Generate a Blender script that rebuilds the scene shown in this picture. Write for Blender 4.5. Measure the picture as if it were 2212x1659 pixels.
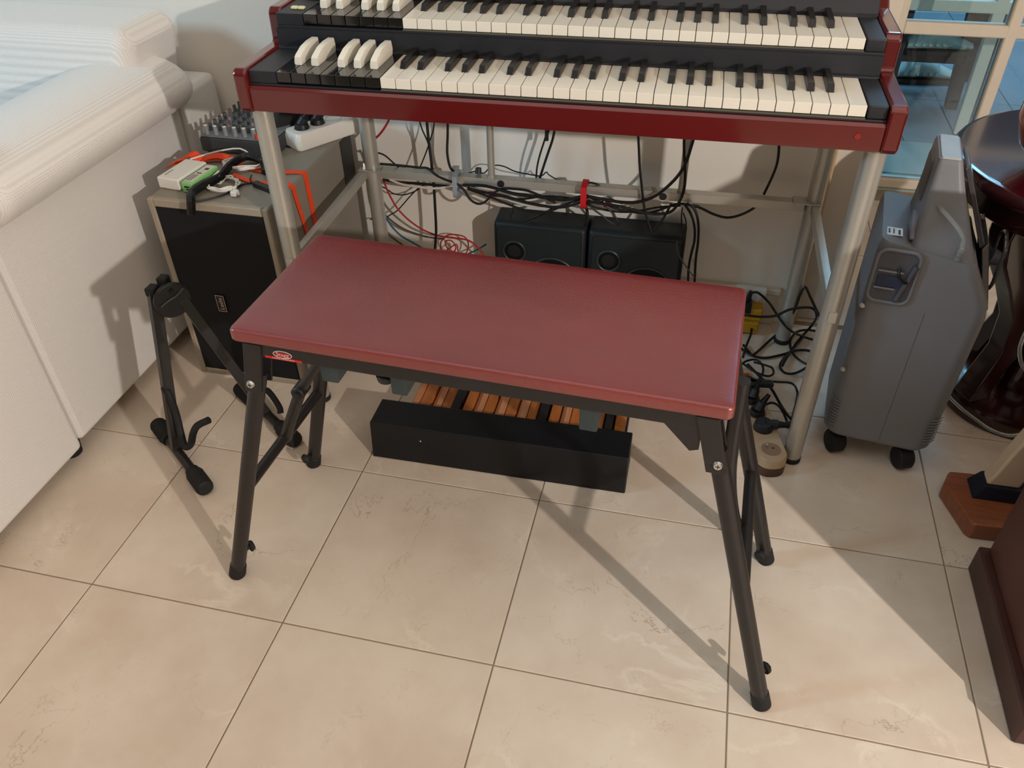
import bpy, bmesh, math, random
from mathutils import Vector, Matrix, Euler
random.seed(7)
PI = math.pi
C = bpy.context.scene.collection
for o in list(bpy.data.objects): bpy.data.objects.remove(o)

# ------------------------------------------------------------ camera, world, lights, exposure
cd = bpy.data.cameras.new('camera'); cam = bpy.data.objects.new('camera', cd); C.objects.link(cam)
cam.matrix_world = Matrix([[0.973592, -0.13143, 0.186667, 0.861273], [0.227778, 0.614228, -0.75554, -0.63947], [-0.015355, 0.778106, 0.627945, 1.063479]] + [[0, 0, 0, 1]])
cd.sensor_width = 36; cd.lens = 28.6522; cd.clip_start = .05; cd.clip_end = 60
bpy.context.scene.camera = cam
sc = bpy.context.scene
sc.view_settings.view_transform = 'Standard'; sc.view_settings.look = 'None'
sc.view_settings.gamma = 1; sc.view_settings.use_curve_mapping = False
sc.view_settings.exposure = 0.15
wd = bpy.data.worlds.new('world'); sc.world = wd; wd.use_nodes = True
wd.node_tree.nodes['Background'].inputs[0].default_value = (.25, .36, .5, 1)
wd.node_tree.nodes['Background'].inputs[1].default_value = .4

def light(name, kind, loc, power, col, size=.05, rot=None, sy=None, target=None):
    l = bpy.data.lights.new(name, kind); l.energy = power; l.color = col
    if kind == 'AREA':
        l.size = size
        if sy: l.shape = 'RECTANGLE'; l.size_y = sy
    else: l.shadow_soft_size = size
    o = bpy.data.objects.new(name, l); C.objects.link(o); o.location = loc
    if target is not None:
        o.rotation_euler = (Vector(target) - Vector(loc)).to_track_quat('-Z', 'Y').to_euler()
    elif rot: o.rotation_euler = rot
    return o
light('room_lamp', 'POINT', (2.47, -1.33, 1.39), 150, (1.0, .93, .865), .022)
light('window_daylight', 'AREA', (-2.5, -1.0, 2.0), 46, (.46, .77, 1.0), .5, target=(0, .9, .6), sy=.7)
light('ceiling_fill', 'AREA', (.6, -.6, 2.4), 13, (1.0, .93, .86), 2.2, rot=(0, 0, 0), sy=2.2)  # unseen soft light, added as ambient fill
light('patio_daylight', 'AREA', (2.1, 3.2, 2.15), 70, (.30, .66, 1.0), 1.5, rot=(0, 0, 0), sy=1.2)

# ------------------------------------------------------------ materials
def lin(h):
    h = h.lstrip('#'); r = []
    for i in (0, 2, 4):
        c = int(h[i:i+2], 16) / 255
        r.append(c / 12.92 if c <= .04045 else ((c + .055) / 1.055) ** 2.4)
    return (r[0], r[1], r[2], 1)
def mix(a, b, t): return tuple(a[i] * (1 - t) + b[i] * t for i in range(4))
MC = {}
def mat(name, col, rough=.5, metal=0., var=.06, scale=30, bump=0., bscale=200, coat=0., spec=.5, trans=0., emit=None, ior=1.45, stretch=None):
    if name in MC: return MC[name]
    m = bpy.data.materials.new(name); m.use_nodes = True
    nt = m.node_tree; N = nt.nodes; L = nt.links; b = N['Principled BSDF']
    c = lin(col)
    tc = N.new('ShaderNodeTexCoord'); vec = tc.outputs['Object']
    if stretch:
        mp = N.new('ShaderNodeMapping'); mp.inputs['Scale'].default_value = stretch; L.new(vec, mp.inputs[0]); vec = mp.outputs[0]
    nz = N.new('ShaderNodeTexNoise'); nz.inputs['Scale'].default_value = scale; nz.inputs['Detail'].default_value = 5
    L.new(vec, nz.inputs['Vector'])
    r = N.new('ShaderNodeValToRGB')
    r.color_ramp.elements[0].position = .3; r.color_ramp.elements[1].position = .7
    r.color_ramp.elements[0].color = tuple(c[i] * (1 - var) for i in range(3)) + (1,)
    r.color_ramp.elements[1].color = tuple(min(1, c[i] * (1 + var)) for i in range(3)) + (1,)
    L.new(nz.outputs[0], r.inputs[0]); L.new(r.outputs[0], b.inputs['Base Color'])
    b.inputs['Roughness'].default_value = rough; b.inputs['Metallic'].default_value = metal
    b.inputs['Coat Weight'].default_value = coat; b.inputs['Coat Roughness'].default_value = .08
    b.inputs['Specular IOR Level'].default_value = spec
    b.inputs['Transmission Weight'].default_value = trans; b.inputs['IOR'].default_value = ior
    if emit: b.inputs['Emission Color'].default_value = lin(emit[0]); b.inputs['Emission Strength'].default_value = emit[1]
    if bump:
        n2 = N.new('ShaderNodeTexNoise'); n2.inputs['Scale'].default_value = bscale; n2.inputs['Detail'].default_value = 3
        L.new(vec, n2.inputs['Vector'])
        bp = N.new('ShaderNodeBump'); bp.inputs['Strength'].default_value = bump; bp.inputs['Distance'].default_value = .001
        L.new(n2.outputs[0], bp.inputs['Height']); L.new(bp.outputs[0], b.inputs['Normal'])
    MC[name] = m; return m

def floor_tile_mat():
    m = bpy.data.materials.new('marble_tile'); m.use_nodes = True
    nt = m.node_tree; N = nt.nodes; L = nt.links; b = N['Principled BSDF']
    tc = N.new('ShaderNodeTexCoord'); oi = N.new('ShaderNodeObjectInfo')
    sc_ = N.new('ShaderNodeVectorMath'); sc_.operation = 'SCALE'; sc_.inputs['Scale'].default_value = 37
    cb = N.new('ShaderNodeCombineXYZ'); L.new(oi.outputs['Random'], cb.inputs[0]); L.new(oi.outputs['Random'], cb.inputs[2]); L.new(cb.outputs[0], sc_.inputs[0])
    ad = N.new('ShaderNodeVectorMath'); L.new(tc.outputs['Object'], ad.inputs[0]); L.new(sc_.outputs[0], ad.inputs[1])
    v = ad.outputs[0]
    # soft clouds
    n1 = N.new('ShaderNodeTexNoise'); n1.inputs['Scale'].default_value = 5; n1.inputs['Detail'].default_value = 6; n1.inputs['Roughness'].default_value = .6; L.new(v, n1.inputs['Vector'])
    r1 = N.new('ShaderNodeValToRGB'); L.new(n1.outputs[0], r1.inputs[0])
    r1.color_ramp.elements[0].position = .32; r1.color_ramp.elements[0].color = lin('#c8b5a2')
    r1.color_ramp.elements[1].position = .66; r1.color_ramp.elements[1].color = lin('#d8cab8')
    # hair veins
    def veins(scale, dist, lo, hi, col, prev, amt):
        w = N.new('ShaderNodeTexNoise'); w.inputs['Scale'].default_value = scale; w.inputs['Detail'].default_value = 7
        w.inputs['Distortion'].default_value = dist; w.inputs['Roughness'].default_value = .62; L.new(v, w.inputs['Vector'])
        s = N.new('ShaderNodeMath'); s.operation = 'SUBTRACT'; s.inputs[1].default_value = .5; L.new(w.outputs[0], s.inputs[0])
        a = N.new('ShaderNodeMath'); a.operation = 'ABSOLUTE'; L.new(s.outputs[0], a.inputs[0])
        mr = N.new('ShaderNodeMapRange'); mr.inputs[1].default_value = lo; mr.inputs[2].default_value = hi; mr.inputs[3].default_value = 1; mr.inputs[4].default_value = 0; L.new(a.outputs[0], mr.inputs[0])
        k = N.new('ShaderNodeTexNoise'); k.inputs['Scale'].default_value = scale * 1.7; k.inputs['Detail'].default_value = 2; L.new(v, k.inputs['Vector'])
        kr = N.new('ShaderNodeMapRange'); kr.inputs[1].default_value = .52; kr.inputs[2].default_value = .66; L.new(k.outputs[0], kr.inputs[0])
        mu = N.new('ShaderNodeMath'); mu.operation = 'MULTIPLY'; L.new(mr.outputs[0], mu.inputs[0]); L.new(kr.outputs[0], mu.inputs[1])
        m2 = N.new('ShaderNodeMath'); m2.operation = 'MULTIPLY'; m2.inputs[1].default_value = amt; L.new(mu.outputs[0], m2.inputs[0])
        mx = N.new('ShaderNodeMix'); mx.data_type = 'RGBA'; L.new(m2.outputs[0], mx.inputs[0]); L.new(prev, mx.inputs[6]); mx.inputs[7].default_value = lin(col)
        return mx.outputs[2]
    c = veins(3.6, .35, 0., .0035, '#7a6048', r1.outputs[0], .55)
    c = veins(9, .5, 0., .004, '#8e7358', c, .4)
    c = veins(4.5, .5, 0., .03, '#e9dfcd', c, .4)
    L.new(c, b.inputs['Base Color'])
    b.inputs['Roughness'].default_value = .33; b.inputs['Specular IOR Level'].default_value = .35
    return m
def fabric_mat(name, col, freq=330):
    m = bpy.data.materials.new(name); m.use_nodes = True
    nt = m.node_tree; N = nt.nodes; L = nt.links; b = N['Principled BSDF']
    tc = N.new('ShaderNodeTexCoord'); sp = N.new('ShaderNodeSeparateXYZ'); L.new(tc.outputs['Object'], sp.inputs[0])
    ad = N.new('ShaderNodeMath'); L.new(sp.outputs[0], ad.inputs[0]); L.new(sp.outputs[2], ad.inputs[1])
    def sine(src, f):
        a = N.new('ShaderNodeMath'); a.operation = 'MULTIPLY'; a.inputs[1].default_value = f; L.new(src, a.inputs[0])
        s = N.new('ShaderNodeMath'); s.operation = 'SINE'; L.new(a.outputs[0], s.inputs[0]); return s.outputs[0]
    f = 2 * PI * freq
    s1 = sine(ad.outputs[0], f); s2 = sine(sp.outputs[1], f * .8)
    mu = N.new('ShaderNodeMath'); mu.operation = 'ADD'; L.new(s1, mu.inputs[0]); L.new(s2, mu.inputs[1])
    mr = N.new('ShaderNodeMapRange'); mr.inputs[1].default_value = -2; mr.inputs[2].default_value = 2; L.new(mu.outputs[0], mr.inputs[0])
    rp = N.new('ShaderNodeValToRGB'); L.new(mr.outputs[0], rp.inputs[0]); c = lin(col)
    rp.color_ramp.elements[0].color = tuple(c[i] * .8 for i in range(3)) + (1,); rp.color_ramp.elements[0].position = .1
    rp.color_ramp.elements[1].color = c; rp.color_ramp.elements[1].position = .55
    L.new(rp.outputs[0], b.inputs['Base Color'])
    bp = N.new('ShaderNodeBump'); bp.inputs['Strength'].default_value = .45; bp.inputs['Distance'].default_value = .0008
    L.new(mr.outputs[0], bp.inputs['Height']); L.new(bp.outputs[0], b.inputs['Normal'])
    b.inputs['Roughness'].default_value = .95; b.inputs['Specular IOR Level'].default_value = .15; b.inputs['Sheen Weight'].default_value = .2
    MC[name] = m; return m
def glass_mat():
    m = bpy.data.materials.new('door_glass'); m.use_nodes = True
    nt = m.node_tree; N = nt.nodes; L = nt.links
    out = N['Material Output']; N.remove(N['Principled BSDF'])
    t = N.new('ShaderNodeBsdfTransparent'); t.inputs[0].default_value = (.88, .96, .97, 1)
    g = N.new('ShaderNodeBsdfGlossy'); g.inputs['Roughness'].default_value = .02
    fr = N.new('ShaderNodeFresnel'); fr.inputs[0].default_value = 1.5
    mx = N.new('ShaderNodeMixShader'); L.new(fr.outputs[0], mx.inputs[0]); L.new(t.outputs[0], mx.inputs[1]); L.new(g.outputs[0], mx.inputs[2]); L.new(mx.outputs[0], out.inputs[0])
    return m
M_tile = floor_tile_mat()
M_grout = mat('grout', '#8d7c68', .9, bump=.3)
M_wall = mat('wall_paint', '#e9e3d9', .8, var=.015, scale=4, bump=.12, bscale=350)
M_wall2 = mat('wall_unseen_dark', '#a89f93', .8, var=.02, scale=3)  # for unseen walls and ceiling, darkened to cut bounced light
M_trimw = mat('trim_paint', '#d2c6b6', .55, var=.02)
M_tan = mat('door_jamb_tan', '#b89a74', .6, var=.05, scale=8)
M_sofa = fabric_mat('sofa_weave', '#e4dfda')
M_black = mat('black_plastic', '#1a1a1c', .45, var=.1)
M_blackm = mat('black_powder_coat', '#201c1b', .38, var=.08, bump=.15, bscale=900, spec=.5)
M_rubber = mat('rubber', '#161616', .7, var=.1)
M_cable = mat('cable_black', '#0c0c0d', .42, var=.1)
M_chrome = mat('zinc', '#c9c7c2', .25, .9, var=.05)
M_stand = mat('silver_lacquer', '#b9b5ac', .36, .55, var=.03, bump=.1, bscale=1200)
M_red = mat('red_lacquer', '#5a1212', .18, var=.05, coat=.6, scale=6)
M_orgblk = mat('organ_black', '#202024', .5, var=.05, bump=.12, bscale=1500)
M_ivory = mat('ivory_key', '#e6ddcd', .25, var=.015, coat=.3)
M_keyblk = mat('gloss_black_key', '#0b0b0c', .12, var=.05, coat=.5)
M_sharp = mat('black_sharp', '#171513', .28, var=.1)
M_felt = mat('key_felt', '#5c5748', .9, var=.05)
M_grey = mat('cabinet_grey', '#877f72', .5, var=.04, scale=12, bump=.15, bscale=500)
M_grille = mat('grille_cloth', '#0b0c10', .85, var=.2, scale=800)
M_leather = None
M_wood = mat('pedal_wood', '#a55f2a', .4, var=.22, scale=14, stretch=(8, 1, 8), coat=.2)
M_woodpink = mat('pedal_wood_pale', '#bb7c55', .45, var=.12, scale=14, stretch=(8, 1, 8))
M_base = mat('plinth_wood', '#8a4f33', .4, var=.2, scale=12, stretch=(1, 9, 4), coat=.2)
M_mahog = mat('mahogany', '#2c0d0e', .22, var=.25, scale=6, stretch=(6, 1, 1), coat=.7)
M_box = mat('brown_leatherette', '#512a22', .5, var=.06, bump=.25, bscale=700)
M_conc = mat('grey_abs', '#74757a', .48, var=.02, bump=.08, bscale=900)
M_concd = mat('dark_grey_abs', '#4c4e56', .5, var=.04)
M_smoke = mat('smoked_plastic', '#3c3c3e', .2, var=.05, coat=.5)
M_white = mat('white_plastic', '#e2ded6', .4, var=.01)
M_beige = mat('beige_plastic', '#b39a7d', .45, var=.03)
M_green = mat('green_plastic', '#86c47a', .4, var=.03)
M_orange = mat('orange_strap', '#ee4a1c', .6, var=.06, bump=.3, bscale=600)
M_yellow = mat('yellow_plastic', '#b98a1c', .45, var=.05)
M_cream = mat('cream_enamel', '#d8c6ac', .35, var=.03, coat=.2)
M_navy = mat('navy_felt', '#14182a', .85, var=.1)
M_foam = mat('grey_green_foam', '#333a39', .8, var=.12, bump=.3)
M_tube = mat('clear_pvc', '#e8ecee', .08, var=0., trans=.85, ior=1.3)
M_redgloss = mat('red_gloss', '#8c0a12', .15, var=.1, coat=.8)
M_patio = mat('patio_tile', '#7d8488', .16, var=.06, scale=5)
M_glass = glass_mat()

def leather():
    m = mat('red_leatherette', '#6c1619', .34, var=.16, scale=5, bump=.3, bscale=260, coat=.25, spec=.9)
    m.node_tree.nodes['Principled BSDF'].inputs['Coat Roughness'].default_value = .3
    nt = m.node_tree; N = nt.nodes; L = nt.links; b = N['Principled BSDF']
    # worn, chalky edges: paler where the surface is sharply convex
    g = N.new('ShaderNodeNewGeometry'); r = N.new('ShaderNodeMapRange'); r.inputs[1].default_value = .53; r.inputs[2].default_value = .62
    L.new(g.outputs['Pointiness'], r.inputs[0])
    nz = N.new('ShaderNodeTexNoise'); nz.inputs['Scale'].default_value = 60; mu = N.new('ShaderNodeMath'); mu.operation = 'MULTIPLY'
    L.new(r.outputs[0], mu.inputs[0]); L.new(nz.outputs[0], mu.inputs[1])
    mx = N.new('ShaderNodeMix'); mx.data_type = 'RGBA'; mx.inputs[7].default_value = lin('#b9756a')
    old = b.inputs['Base Color'].links[0].from_socket
    L.new(mu.outputs[0], mx.inputs[0]); L.new(old, mx.inputs[6]); L.new(mx.outputs[2], b.inputs['Base Color'])
    # patches of different gloss
    n2 = N.new('ShaderNodeTexNoise'); n2.inputs['Scale'].default_value = 7; n2.inputs['Detail'].default_value = 4
    r2 = N.new('ShaderNodeMapRange'); r2.inputs[1].default_value = .3; r2.inputs[2].default_value = .7; r2.inputs[3].default_value = .30; r2.inputs[4].default_value = .42
    L.new(n2.outputs[0], r2.inputs[0]); L.new(r2.outputs[0], b.inputs['Roughness'])
    return m
M_leather = leather()

# ------------------------------------------------------------ mesh helpers
def V(p): return Vector(p)
def nb(): return bmesh.new()
def box(bm, lo, hi, bev=0., seg=1, rot=None, piv=None):
    r = bmesh.ops.create_cube(bm, size=1.0); vs = r['verts']
    lo, hi = V(lo), V(hi); c = (lo + hi) / 2; d = hi - lo
    for v in vs: v.co = Vector((v.co.x * d.x, v.co.y * d.y, v.co.z * d.z)) + c
    if bev:
        es = list({e for v in vs for e in v.link_edges})
        r2 = bmesh.ops.bevel(bm, geom=es, offset=bev, segments=seg, affect='EDGES', profile=.5)
        vs = list({v for f in r2['faces'] for v in f.verts} | {v for v in vs if v.is_valid})
    if rot is not None:
        p = V(piv) if piv is not None else c
        mt = Matrix.Translation(p) @ rot.to_4x4() @ Matrix.Translation(-p)
        for v in vs: v.co = mt @ v.co
    return vs
def frame(d):
    d = d.normalized(); u = Vector((0, 0, 1)) if abs(d.z) < .92 else Vector((1, 0, 0))
    a = d.cross(u).normalized(); return a, d.cross(a).normalized()
def smooth(pts, n=5, closed=False):
    P = [V(p) for p in pts]
    if len(P) < 3 or n <= 1: return P
    out = []; m = len(P)
    for i in range(m if closed else m - 1):
        p1, p2 = P[i], P[(i + 1) % m]
        p0 = P[(i - 1) % m] if closed or i > 0 else p1 * 2 - p2
        p3 = P[(i + 2) % m] if closed or i + 2 < m else p2 * 2 - p1
        for k in range(n):
            t = k / n
            out.append(.5 * ((2 * p1) + (p2 - p0) * t + (2 * p0 - 5 * p1 + 4 * p2 - p3) * t * t + (3 * p1 - p0 - 3 * p2 + p3) * t ** 3))
    if not closed: out.append(P[-1])
    return out
def tube(bm, pts, r, sides=10, n=5, cap=True, ry=None, closed=False):
    P = smooth(pts, n, closed); m = len(P); rings = []
    a = None
    for i, p in enumerate(P):
        d = (P[(i + 1) % m] - P[i - 1]) if closed or 0 < i < m - 1 else (P[1] - P[0] if i == 0 else P[-1] - P[-2])
        if d.length < 1e-9: d = Vector((0, 0, 1))
        d.normalize()
        if a is None: a, b = frame(d)
        else:
            a = (a - d * a.dot(d))
            if a.length < 1e-6: a, b = frame(d)
            a.normalize(); b = d.cross(a)
        rr = r[min(i * len(r) // m, len(r) - 1)] if isinstance(r, (list, tuple)) else r
        rings.append([bm.verts.new(p + (a * math.cos(2 * PI * k / sides) + b * math.sin(2 * PI * k / sides)) * rr) for k in range(sides)])
    for i in range(m if closed else m - 1):
        A, B = rings[i], rings[(i + 1) % m]
        for k in range(sides): bm.faces.new((A[k], A[(k + 1) % sides], B[(k + 1) % sides], B[k]))
    if cap and not closed:
        bm.faces.new(list(reversed(rings[0]))); bm.faces.new(rings[-1])
def cyl(bm, a, b, r, sides=20, r2=None, bev=0.):
    a, b = V(a), V(b); d = b - a; L_ = d.length; dn = d.normalized()
    r2 = r if r2 is None else r2
    prof = [(0, r), (L_, r2)]
    if bev: prof = [(0, r - bev), (bev, r), (L_ - bev, r2), (L_, r2 - bev)]
    u, w = frame(dn); rings = []
    for t, q in prof: rings.append([bm.verts.new(a + dn * t + (u * math.cos(2 * PI * k / sides) + w * math.sin(2 * PI * k / sides)) * q) for k in range(sides)])
    for A, B in zip(rings, rings[1:]):
        for k in range(sides): bm.faces.new((A[k], A[(k + 1) % sides], B[(k + 1) % sides], B[k]))
    bm.faces.new(list(reversed(rings[0]))); bm.faces.new(rings[-1])
def lathe(bm, prof, c=(0, 0, 0), sides=48, cap=True):
    c = V(c); rings = []
    for r, z in prof: rings.append([bm.verts.new(c + Vector((r * math.cos(2 * PI * k / sides), r * math.sin(2 * PI * k / sides), z))) for k in range(sides)])
    for A, B in zip(rings, rings[1:]):
        for k in range(sides): bm.faces.new((A[k], A[(k + 1) % sides], B[(k + 1) % sides], B[k]))
    if cap: bm.faces.new(list(reversed(rings[0]))); bm.faces.new(rings[-1])
def loft(bm, rings, cap=True):
    R = [[bm.verts.new(V(p)) for p in r] for r in rings]
    n = len(R[0])
    for A, B in zip(R, R[1:]):
        for k in range(n): bm.faces.new((A[k], A[(k + 1) % n], B[(k + 1) % n], B[k]))
    if cap: bm.faces.new(list(reversed(R[0]))); bm.faces.new(R[-1])
def prism(bm, poly, axis, a, b):
    """polygon in the two other axes, extruded along axis from a to b"""
    def P(q, t):
        if axis == 'x': return (t, q[0], q[1])
        if axis == 'y': return (q[0], t, q[1])
        return (q[0], q[1], t)
    loft(bm, [[P(q, a) for q in poly], [P(q, b) for q in poly]])
def rrect(x0, x1, y0, y1, r, z, n=4):
    out = []
    for cx, cy, s in ((x1 - r, y1 - r, 0), (x0 + r, y1 - r, 1), (x0 + r, y0 + r, 2), (x1 - r, y0 + r, 3)):
        for k in range(n + 1):
            t = (s + k / n) * PI / 2; out.append((cx + r * math.cos(t), cy + r * math.sin(t), z))
    return out
def ribbon(bm, pts, wdir, w, th=.0012, n=4):
    P = smooth(pts, n); wd_ = V(wdir).normalized(); R = []
    for i, p in enumerate(P):
        d = (P[min(i + 1, len(P) - 1)] - P[max(i - 1, 0)]).normalized(); nn = d.cross(wd_).normalized()
        R.append([p - wd_ * w / 2 - nn * th / 2, p + wd_ * w / 2 - nn * th / 2, p + wd_ * w / 2 + nn * th / 2, p - wd_ * w / 2 + nn * th / 2])
    loft(bm, R)
def obj(name, bm, m, parent=None, sm=True, bev=0., mats=None, kind=None):
    bmesh.ops.recalc_face_normals(bm, faces=bm.faces)
    me = bpy.data.meshes.new(name); bm.to_mesh(me); bm.free()
    me.materials.append(m)
    for x in (mats or []): me.materials.append(x)
    if sm:
        for p in me.polygons: p.use_smooth = True
        try: me.set_sharp_from_angle(angle=math.radians(38))
        except Exception: pass
    o = bpy.data.objects.new(name, me); C.objects.link(o)
    if bev:
        b = o.modifiers.new('bevel', 'BEVEL'); b.width = bev; b.segments = 2; b.limit_method = 'ANGLE'; b.angle_limit = math.radians(40)
    if sm and not bev and len(me.polygons) < 900: w_ = o.modifiers.new('wn', 'WEIGHTED_NORMAL'); w_.keep_sharp = True; w_.weight = 100
    if parent: o.parent = parent
    if kind: o['kind'] = kind
    return o
def tag(o, label, cat, group=None):
    o['label'] = label; o['category'] = cat
    if group: o['group'] = group
    return o
def thing(name, label, cat, loc=(0, 0, 0), rotz=0., group=None):
    o = bpy.data.objects.new(name, None); C.objects.link(o); o.location = loc; o.rotation_euler = (0, 0, rotz); o.empty_display_size = .05
    return tag(o, label, cat, group)
def struct(name, bm, m, parent=None, sm=False, bev=0.):
    o = obj(name, bm, m, parent, sm, bev)
    if not parent: o['kind'] = 'structure'
    return o
def text_part(name, s, size, m, parent, mt, ext=.0002):
    cu = bpy.data.curves.new(name, 'FONT'); cu.body = s; cu.size = size; cu.extrude = ext; cu.align_x = 'CENTER'; cu.align_y = 'CENTER'
    t = bpy.data.objects.new(name, cu); C.objects.link(t)
    dg = bpy.context.evaluated_depsgraph_get(); me = bpy.data.meshes.new_from_object(t.evaluated_get(dg))
    bpy.data.objects.remove(t)
    me.materials.clear(); me.materials.append(m)
    o = bpy.data.objects.new(name, me); C.objects.link(o); o.parent = parent; o.matrix_local = mt
    return o
def copy_part(src, parent, loc=None, rot=None):
    c = src.copy(); C.objects.link(c); c.parent = parent
    if loc is not None: c.location = loc
    if rot is not None: c.rotation_euler = rot
    return c

# ------------------------------------------------------------ setting
T = 1 / 3
bm = nb(); box(bm, (-3.6, -4, -.06), (3.6, .985, -.0015)); box(bm, (1.1, .984, -.06), (3.6, 1.74, -.0015)); floor = struct('floor', bm, M_grout)
bm = nb(); g = .0011
box(bm, (g, g, -.006), (T - g, T - g, 0), .0008)
tile0 = obj('tile', bm, M_tile, floor, sm=False)
first = True
for i in range(-5, 8):
    for j in range(-3, 2):
        if first: tile0.location = (i * T, j * T, 0); first = False
        else: copy_part(tile0, floor, (i * T, j * T, random.uniform(-.0003, 0)))
bm = nb(); box(bm, (g, g, -.006), (T - g, .985 - 2 * T - .001, 0), .0008); cut0 = obj('tile', bm, M_tile, floor, sm=False)
for i in range(-5, 4):
    if i == -5: cut0.location = (i * T, 2 * T, 0)
    else: copy_part(cut0, floor, (i * T, 2 * T, random.uniform(-.0003, 0)))
for i in range(3, 8):
    for j in range(2, 5):
        if not (i == 3 and j == 2): copy_part(tile0, floor, (i * T, j * T, random.uniform(-.0003, 0)))
bm = nb(); box(bm, (-3.6, .985, -.06), (1.100, 1.12, 2.5)); struct('wall_back', bm, M_wall)
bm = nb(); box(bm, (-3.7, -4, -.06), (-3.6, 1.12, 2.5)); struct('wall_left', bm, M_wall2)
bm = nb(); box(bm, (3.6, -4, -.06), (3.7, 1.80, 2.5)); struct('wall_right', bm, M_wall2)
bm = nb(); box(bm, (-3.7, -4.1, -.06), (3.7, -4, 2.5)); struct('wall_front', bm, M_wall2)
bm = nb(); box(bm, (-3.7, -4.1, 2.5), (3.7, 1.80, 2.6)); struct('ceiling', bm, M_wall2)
bm = nb()
box(bm, (-3.6, .972, 0), (1.072, .9848, .078), .002); box(bm, (-3.6, .968, .078), (1.076, .9848, .092), .002)
struct('baseboard_back', bm, M_trimw)
bm = nb(); box(bm, (1.1002, .994, 0), (1.126, 1.12, 2.1), .002); struct('trim_1', bm, M_tan)
bm = nb(); box(bm, (1.1262, 1.012, 0), (1.176, 1.12, 2.1), .002); struct('trim_2', bm, M_trimw)
bm = nb(); box(bm, (1.0, 1.12, -.06), (1.19, 1.74, 2.5)); struct('wall_alcove_left', bm, M_wall)
bm = nb(); box(bm, (1.0, 1.74, -.06), (1.298, 1.80, 2.5)); struct('wall_alcove_back', bm, M_wall)
bm = nb(); box(bm, (2.66, 1.74, -.06), (3.6, 1.80, 2.5)); box(bm, (1.298, 1.74, 2.1), (2.66, 1.80, 2.5)); struct('wall_alcove_right', bm, M_wall)
# glazed door: white frame, muntins and panes
def blank(n):
    o = thing(n, '', ''); del o['label']; del o['category']; o['kind'] = 'structure'; return o
door = blank('door_1')
bm = nb()
box(bm, (1.300, 1.745, .004), (1.334, 1.785, 2.1), .003); box(bm, (2.62, 1.745, .004), (2.655, 1.785, 2.1), .003)
box(bm, (1.334, 1.745, 2.06), (2.62, 1.785, 2.1), .003); obj('stile', bm, M_trimw, door, sm=False)
for z0 in (.4265, .86, 1.29, 1.72):
    bm = nb(); box(bm, (1.334, 1.747, z0), (2.62, 1.783, z0 + .030), .003); obj('muntin', bm, M_trimw, door, sm=False)
for k in range(4):
    x = 1.5765 + k * .27
    bm = nb(); box(bm, (x, 1.7465, .03), (x + .028, 1.7825, 2.06), .003); obj('muntin', bm, M_trimw, door, sm=False)
bm = nb(); box(bm, (1.334, 1.747, .004), (2.62, 1.783, .030), .002); obj('bottom_rail', bm, M_trimw, door, sm=False)
bm = nb(); box(bm, (1.334, 1.763, .03), (2.62, 1.767, 2.06)); obj('pane', bm, M_glass, door, sm=False)
bm = nb(); box(bm, (1.19, 1.7395, -.06), (2.66, 1.852, .003), .001); box(bm, (1.19, 1.864, -.06), (2.66, 2.118, .003), .001); struct('trim_3', bm, mat('sill_marble', '#98a39c', .18, var=.05, scale=4))
d2 = blank('door_2')
for lo, hi in (((1.35, 2.20, .374), (2.6, 2.23, .408)), ((1.659, 2.2005, .004), (1.694, 2.2295, 2.1)), ((1.35, 2.2005, .80), (2.6, 2.2295, .83)), ((2.02, 2.2005, .004), (2.055, 2.2295, 2.1))):
    bm = nb(); box(bm, lo, hi, .002); obj('rail', bm, M_trimw, d2, sm=False)
bm = nb(); box(bm, (1.704, 2.25, .004), (1.714, 2.27, 2.1)); obj('dark_strip', bm, M_black, d2, sm=False)  # narrow black upright beside the rear post
# patio
bm = nb(); box(bm, (.6, 1.80, -.06), (4.4, 5.2, -.004)); pat = struct('floor_patio', bm, M_grout)
bm = nb(); box(bm, (.0015, .0015, -.008), (.3985, .3985, 0), .001); pt = obj('tile', bm, M_patio, pat, sm=False); f0 = True
for i in range(9):
    for j in range(8):
        if f0: pt.location = (.7 + i * .4, 2.13 + j * .4, 0); f0 = False
        else: copy_part(pt, pat, (.7 + i * .4, 2.13 + j * .4, 0))
bm = nb(); box(bm, (.5, 5.2, -.06), (4.5, 5.3, 2.2)); struct('wall_patio', bm, mat('patio_wall', '#5f666a', .8))
bm = nb(); box(bm, (.5, 1.80, -.06), (.6, 5.2, 2.2)); struct('wall_patio_left', bm, mat('patio_wall', '#5f666a', .8))

# ------------------------------------------------------------ sofa
sofa = thing('sofa', 'off-white woven fabric sofa with rolled arm along the left side', 'sofa', (-.55, .2, 0))
O = Vector((-.55, .2, 0))
def sub(bm, o=O):
    for v in bm.verts: v.co -= o
    return bm
bm = nb(); box(bm, (-.42, .262, .035), (-.190, .818, .50), .012, 3); obj('arm_side', sub(bm), M_sofa, sofa)
bm = nb(); box(bm, (-.42, -.62, .028), (-.185, .2575, .50), .012, 3); obj('arm_front_panel', sub(bm), M_sofa, sofa)
def roll(y0, y1, dx, dr, ysteps=14):
    bm = nb(); rings = []
    prof = []
    for k in range(28):
        t = 2 * PI * k / 28
        prof.append((math.cos(t), math.sin(t)))
    for i in range(ysteps + 1):
        u = i / ysteps; y = y0 + (y1 - y0) * u
        e = 1.0
        ed = min(y - y0, y1 - y) / .03
        if ed < 1: e = .80 + .20 * math.sqrt(max(0, 1 - (1 - ed) ** 2))
        rings.append([(-.265 + dx + (.122 + dr) * e * p[0], y, .513 + (.062 + dr) * e * p[1]) for p in prof])
    loft(bm, rings); return bm
ys = [0, .004, .01, .02, .03]
bm = roll(.268, .832, 0, 0, 60); obj('arm_roll', sub(bm), M_sofa, sofa)
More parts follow.
